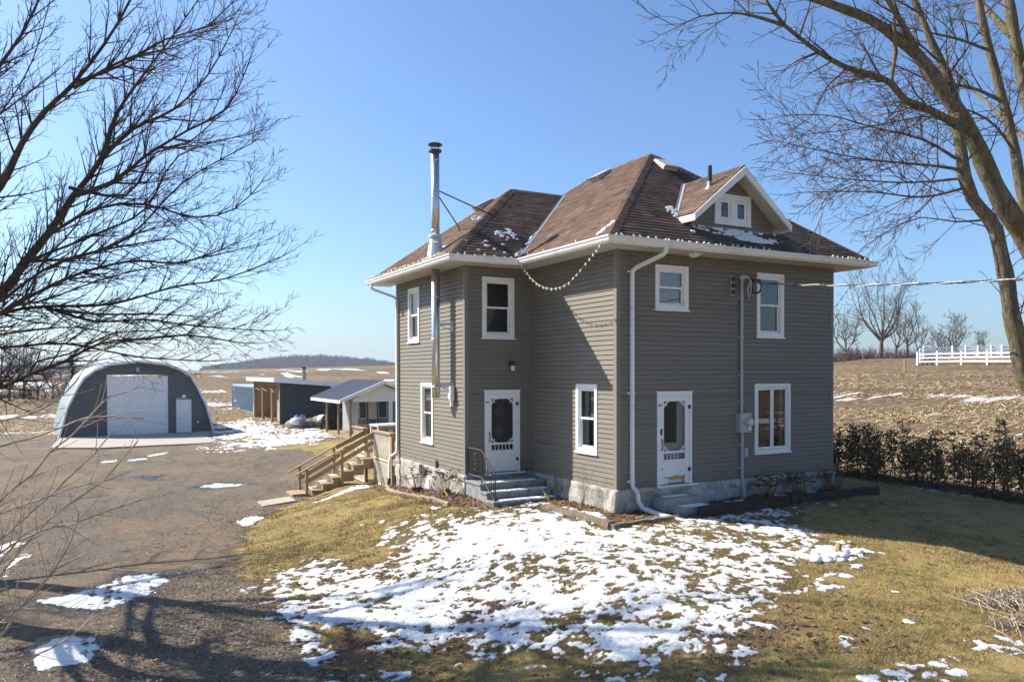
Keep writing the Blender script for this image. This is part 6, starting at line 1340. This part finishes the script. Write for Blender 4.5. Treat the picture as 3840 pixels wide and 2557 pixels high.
def brushline(name,lab,pts,h,n,seed,mat='brush'):
    r=np.random.default_rng(seed); S=Segs(); P=np.array(pts)
    for i in range(n):
        k=r.uniform(0,len(P)-1.001); a=P[int(k)];b=P[int(k)+1]; f=k-int(k); x,y=a+(b-a)*f+r.normal(0,.8,2); z=Z(x,y); hh=h*r.uniform(.35,1.1)
        for j in range(5): 
            q=np.array([x,y,z])+np.array([r.normal(0,.35*hh),r.normal(0,.35*hh),hh*r.uniform(.6,1)]); S.add(np.array([x,y,z-.1]),q,.03,.012)
    o=S.build(name,M[mat],None,n=3); return tag(o,lab,'brush',kind='stuff')
brushline('brush','low reddish brush along the crest of the brown hill',[(66,47.5),(74,49.8),(84,51.5),(95,54),(112,58),(128,60)],1.8,420,1)
brushline('brush','brush and small trees along the left field horizon',[(-45,104),(-30,100),(-14,98),(-4,100)],3.2,260,2)
# conifers
def conifer(x,y,h,lab,seed):
    r=np.random.default_rng(seed); z=Z(x,y); t=thing('conifer',lab,'tree',(x,y,z)); S=Segs(); S.add((x,y,z-.2),(x,y,z+h),.14,.02); S.build('trunk',M['bark_dark'],t,n=5); V=[];F=[]
    for i in range(int(h*70)):
        f=r.random()**.7; zz=z+h*(.12+.88*f); rad=(1-f)*h*.26+.15; a=r.uniform(0,6.28); rr=rad*r.uniform(.25,1); c=np.array([x+rr*math.cos(a),y+rr*math.sin(a),zz-.12*rr]); u=np.array([math.cos(a),math.sin(a),-.3])*r.uniform(.2,.42); v=np.array([-math.sin(a),math.cos(a),r.uniform(-.3,.3)])*r.uniform(.05,.14); b=len(V); V+=[c-u-v,c-u+v,c+u+v*.3,c+u-v*.3]; F.append((b,b+1,b+2,b+3))
    npmesh('crown',np.array(V),np.array(F),M['conifer'],t)
conifer(-12.27,72,5.6,'dark conifer standing behind the left shoulder of the arched garage',1)
def bush(x,y,h,w_,lab,seed):
    r=np.random.default_rng(seed); z=Z(x,y); V=[];F=[]
    for i in range(900):
        f=r.random(); a=r.uniform(0,6.28); rr=w_*math.sqrt(r.random())*(1-.4*f); c=np.array([x+rr*math.cos(a),y+rr*math.sin(a),z+h*f]); u=nv(r.normal(0,1,3))*.09; v=nv(np.cross(u,r.normal(0,1,3)))*.06; b=len(V); V+=[c-u-v,c+u-v,c+u+v,c-u+v]; F.append((b,b+1,b+2,b+3))
    o=npmesh('evergreen_bush',np.array(V),np.array(F),M['conifer'],None,(x,y,z)); return tag(o,lab,'bush')
bush(3.6,36.5,1.9,.9,'dark evergreen bush growing between the garden shed and the black shed',1)
# cedar hedge
HY=np.linspace(4.2,-5.2,20); rr_=random.Random(8)
HL=['wispy brown green cedar, first along the hedge counting from the house wall', 'wispy brown green cedar, second along the hedge counting from the house wall', 'wispy brown green cedar, third along the hedge counting from the house wall', 'wispy brown green cedar, fourth along the hedge counting from the house wall', 'wispy brown green cedar, fifth along the hedge counting from the house wall', 'wispy brown green cedar, sixth along the hedge counting from the house wall', 'wispy brown green cedar, seventh along the hedge counting from the house wall', 'wispy brown green cedar, eighth along the hedge counting from the house wall', 'wispy brown green cedar, ninth along the hedge counting from the house wall', 'wispy brown green cedar, tenth along the hedge counting from the house wall', 'wispy brown green cedar, eleventh along the hedge counting from the house wall', 'wispy brown green cedar, twelfth along the hedge counting from the house wall', 'wispy brown green cedar, thirteenth along the hedge counting from the house wall', 'wispy brown green cedar, fourteenth along the hedge counting from the house wall', 'wispy brown green cedar, fifteenth along the hedge counting from the house wall', 'wispy brown green cedar, sixteenth along the hedge counting from the house wall', 'wispy brown green cedar, seventeenth along the hedge counting from the house wall', 'wispy brown green cedar, eighteenth along the hedge counting from the house wall', 'wispy brown green cedar, nineteenth along the hedge counting from the house wall', 'last cedar of the hedge at the right edge of the frame']
for k,y in enumerate(HY):
    x=11.35+rr_.uniform(-.15,.15); h=[1.9,2.5,2.1,2.0,2.3,2.0,1.8,2.2,2.4,1.9,2.1,2.0][k%12]*(.9+.2*rr_.random()); z=Z(x,y); r=np.random.default_rng(50+k)
    t=thing('hedge_cedar',HL[k],'cedar',(x,y,z),'cedar hedge along the field edge'); S=Segs(); V=[];F=[];TI=[]
    for q in range(int(r.integers(4,7))):
        ox,oy=r.normal(0,.16),r.normal(0,.34); hh=h*r.uniform(.45,1); p=np.array([x+ox,y+oy,z-.1]); n=10
        for i in range(n):
            q2=p+np.array([r.normal(0,.025),r.normal(0,.025),hh/n]); S.add(p,q2,.022*(1-.8*i/n),.022*(1-.8*(i+1)/n)); p0=p; p=q2
            if i>=1:
                for b_ in range(5):
                    a=r.uniform(0,6.28); l=.45*r.uniform(.4,1)*(1-.55*i/n); e=p0+np.array([l*math.cos(a),l*math.sin(a),.18*l+.05]); S.add(p0,e,.006,.003)
                    nl=int((3+5*r.random())*(.25 if i<4 else 1.0)*(r.random()>.25)); tt=r.random()
                    for j in range(nl):
                        f=r.uniform(.35,1.15); c=p0+(e-p0)*f+r.normal(0,.055,3); u=nv(r.normal(0,1,3)+np.array([0,0,.5]))*r.uniform(.03,.06); v=nv(np.cross(u,r.normal(0,1,3)))*r.uniform(.012,.026); bb=len(V); V+=[c-u-v,c-u+v,c+u+v,c+u-v]; F.append((bb,bb+1,bb+2,bb+3)); TI.append(min(1,max(0,.4*tt+.5*r.random())))
    S.build('trunk',M['bark_dark'],t,n=4); npmesh('crown',np.array(V),np.array(F),M['cedar'],t,attrs=dict(tint=TI),dom='FACE')
# rough grass and brush under the hedge
x,y=wpt(5200,(10.6,12.3,-6.5,4.6),lambda x,y:np.full(x.shape,1.0))
blades('rough_grass',x,y,.24,.008,.8,M['dead'],lambda x,y:np.clip(.35+.25*rng.normal(size=len(x)),0,1),'dead tangled grass under the cedar hedge','grass')
# far woods on the ridge
def woods(name,lab,xa,ya,xb,yb,hfun,n,depth,seed):
    r=np.random.default_rng(seed); t=r.random(n); off=r.uniform(0,depth,n); dx,dy=nv(np.array([-(yb-ya),xb-xa])); 
    if dy<0: dx,dy=-dx,-dy
    X_=xa+(xb-xa)*t+dx*off; Y_=ya+(yb-ya)*t+dy*off; zb=np.array([2.2]*n)+hfun(t)*(.15+.85*off/depth)-3.0
    h=r.uniform(6,10.5,n); V=[];F=[];TI=[]
    for i in range(n):
        ti=r.random()*.8; con=r.random()<.035
        m=13
        for j in range(m):
            a=r.normal(0,1); top=np.array([X_[i]+a*h[i]*.22,Y_[i]+r.normal(0,.6),zb[i]+h[i]*(1-.18*a*a*r.random())]); w_=r.uniform(.12,.34); b=len(V); x0=X_[i]+a*.5
            if con: w_=1.1; top[0]=X_[i]+a*.5; x0=X_[i]+a*1.2
            V+=[(x0-w_,Y_[i],zb[i]),(x0+w_,Y_[i],zb[i]),(top[0]+.08,top[1],top[2]),(top[0]-.08,top[1],top[2])]; F.append((b,b+1,b+2,b+3)); TI.append(1.0 if con else ti)
    o=npmesh(name,np.array(V),np.array(F),M['woods'],None,attrs=dict(tint=TI),dom='FACE'); return tag(o,lab,'woods',kind='stuff')
bump=lambda t:14.0*np.sin(np.clip(t*1.05,0,1)*np.pi)**.8*(1-.25*t)
woods('far_woods','purple grey leafless woods covering the distant ridge left of the house',75,735,262,655,bump,2300,70,1)
woods('far_woods','thin line of far woods along the left horizon',-150,760,40,760,lambda t:2.5+1.5*np.sin(t*9),700,30,2)
ridge=MB(); k=40
for i in range(k):
    t0,t1=i/k,(i+1)/k; f=lambda t:(75+(262-75)*t+25,735+(655-735)*t+58)
    z0=float(bump(np.array([t0]))[0])-.5; z1=float(bump(np.array([t1]))[0])-.5; a=f(t0);b=f(t1); c=(a[0]-25,a[1]-70); d=(b[0]-25,b[1]-70); e=(a[0]+60,a[1]+200); g2=(b[0]+60,b[1]+200)
    ridge.add([(c[0],c[1],1.0),(d[0],d[1],1.0),(b[0],b[1],max(1,z1)),(a[0],a[1],max(1,z0)),(g2[0],g2[1],1),(e[0],e[1],1)],[(0,1,2,3),(3,2,4,5)],.2)
tag(ridge.build('hill',M['woods'],None,(170,720,0)),'wooded ridge on the horizon','hill',kind='structure')
print('objects',len(D.objects))

# ---------------------------------------------------------------- thin air haze
def haze(dens):
    m=D.materials.new('thin haze'); m.use_nodes=True; n=m.node_tree; n.nodes.clear(); o=n.nodes.new('ShaderNodeOutputMaterial'); v=n.nodes.new('ShaderNodeVolumePrincipled'); v.inputs['Density'].default_value=dens; v.inputs['Color'].default_value=(.78,.86,1,1); v.inputs['Anisotropy'].default_value=.2; n.links.new(v.outputs[0],o.inputs['Volume'])
    mb=MB(); mb.box((-1700,-1500,-4),(1700,3600,40)); return tag(mb.build('haze',m,None,(0,0,0)),'thin blue haze in the air','haze',kind='stuff')
haze(.0003)
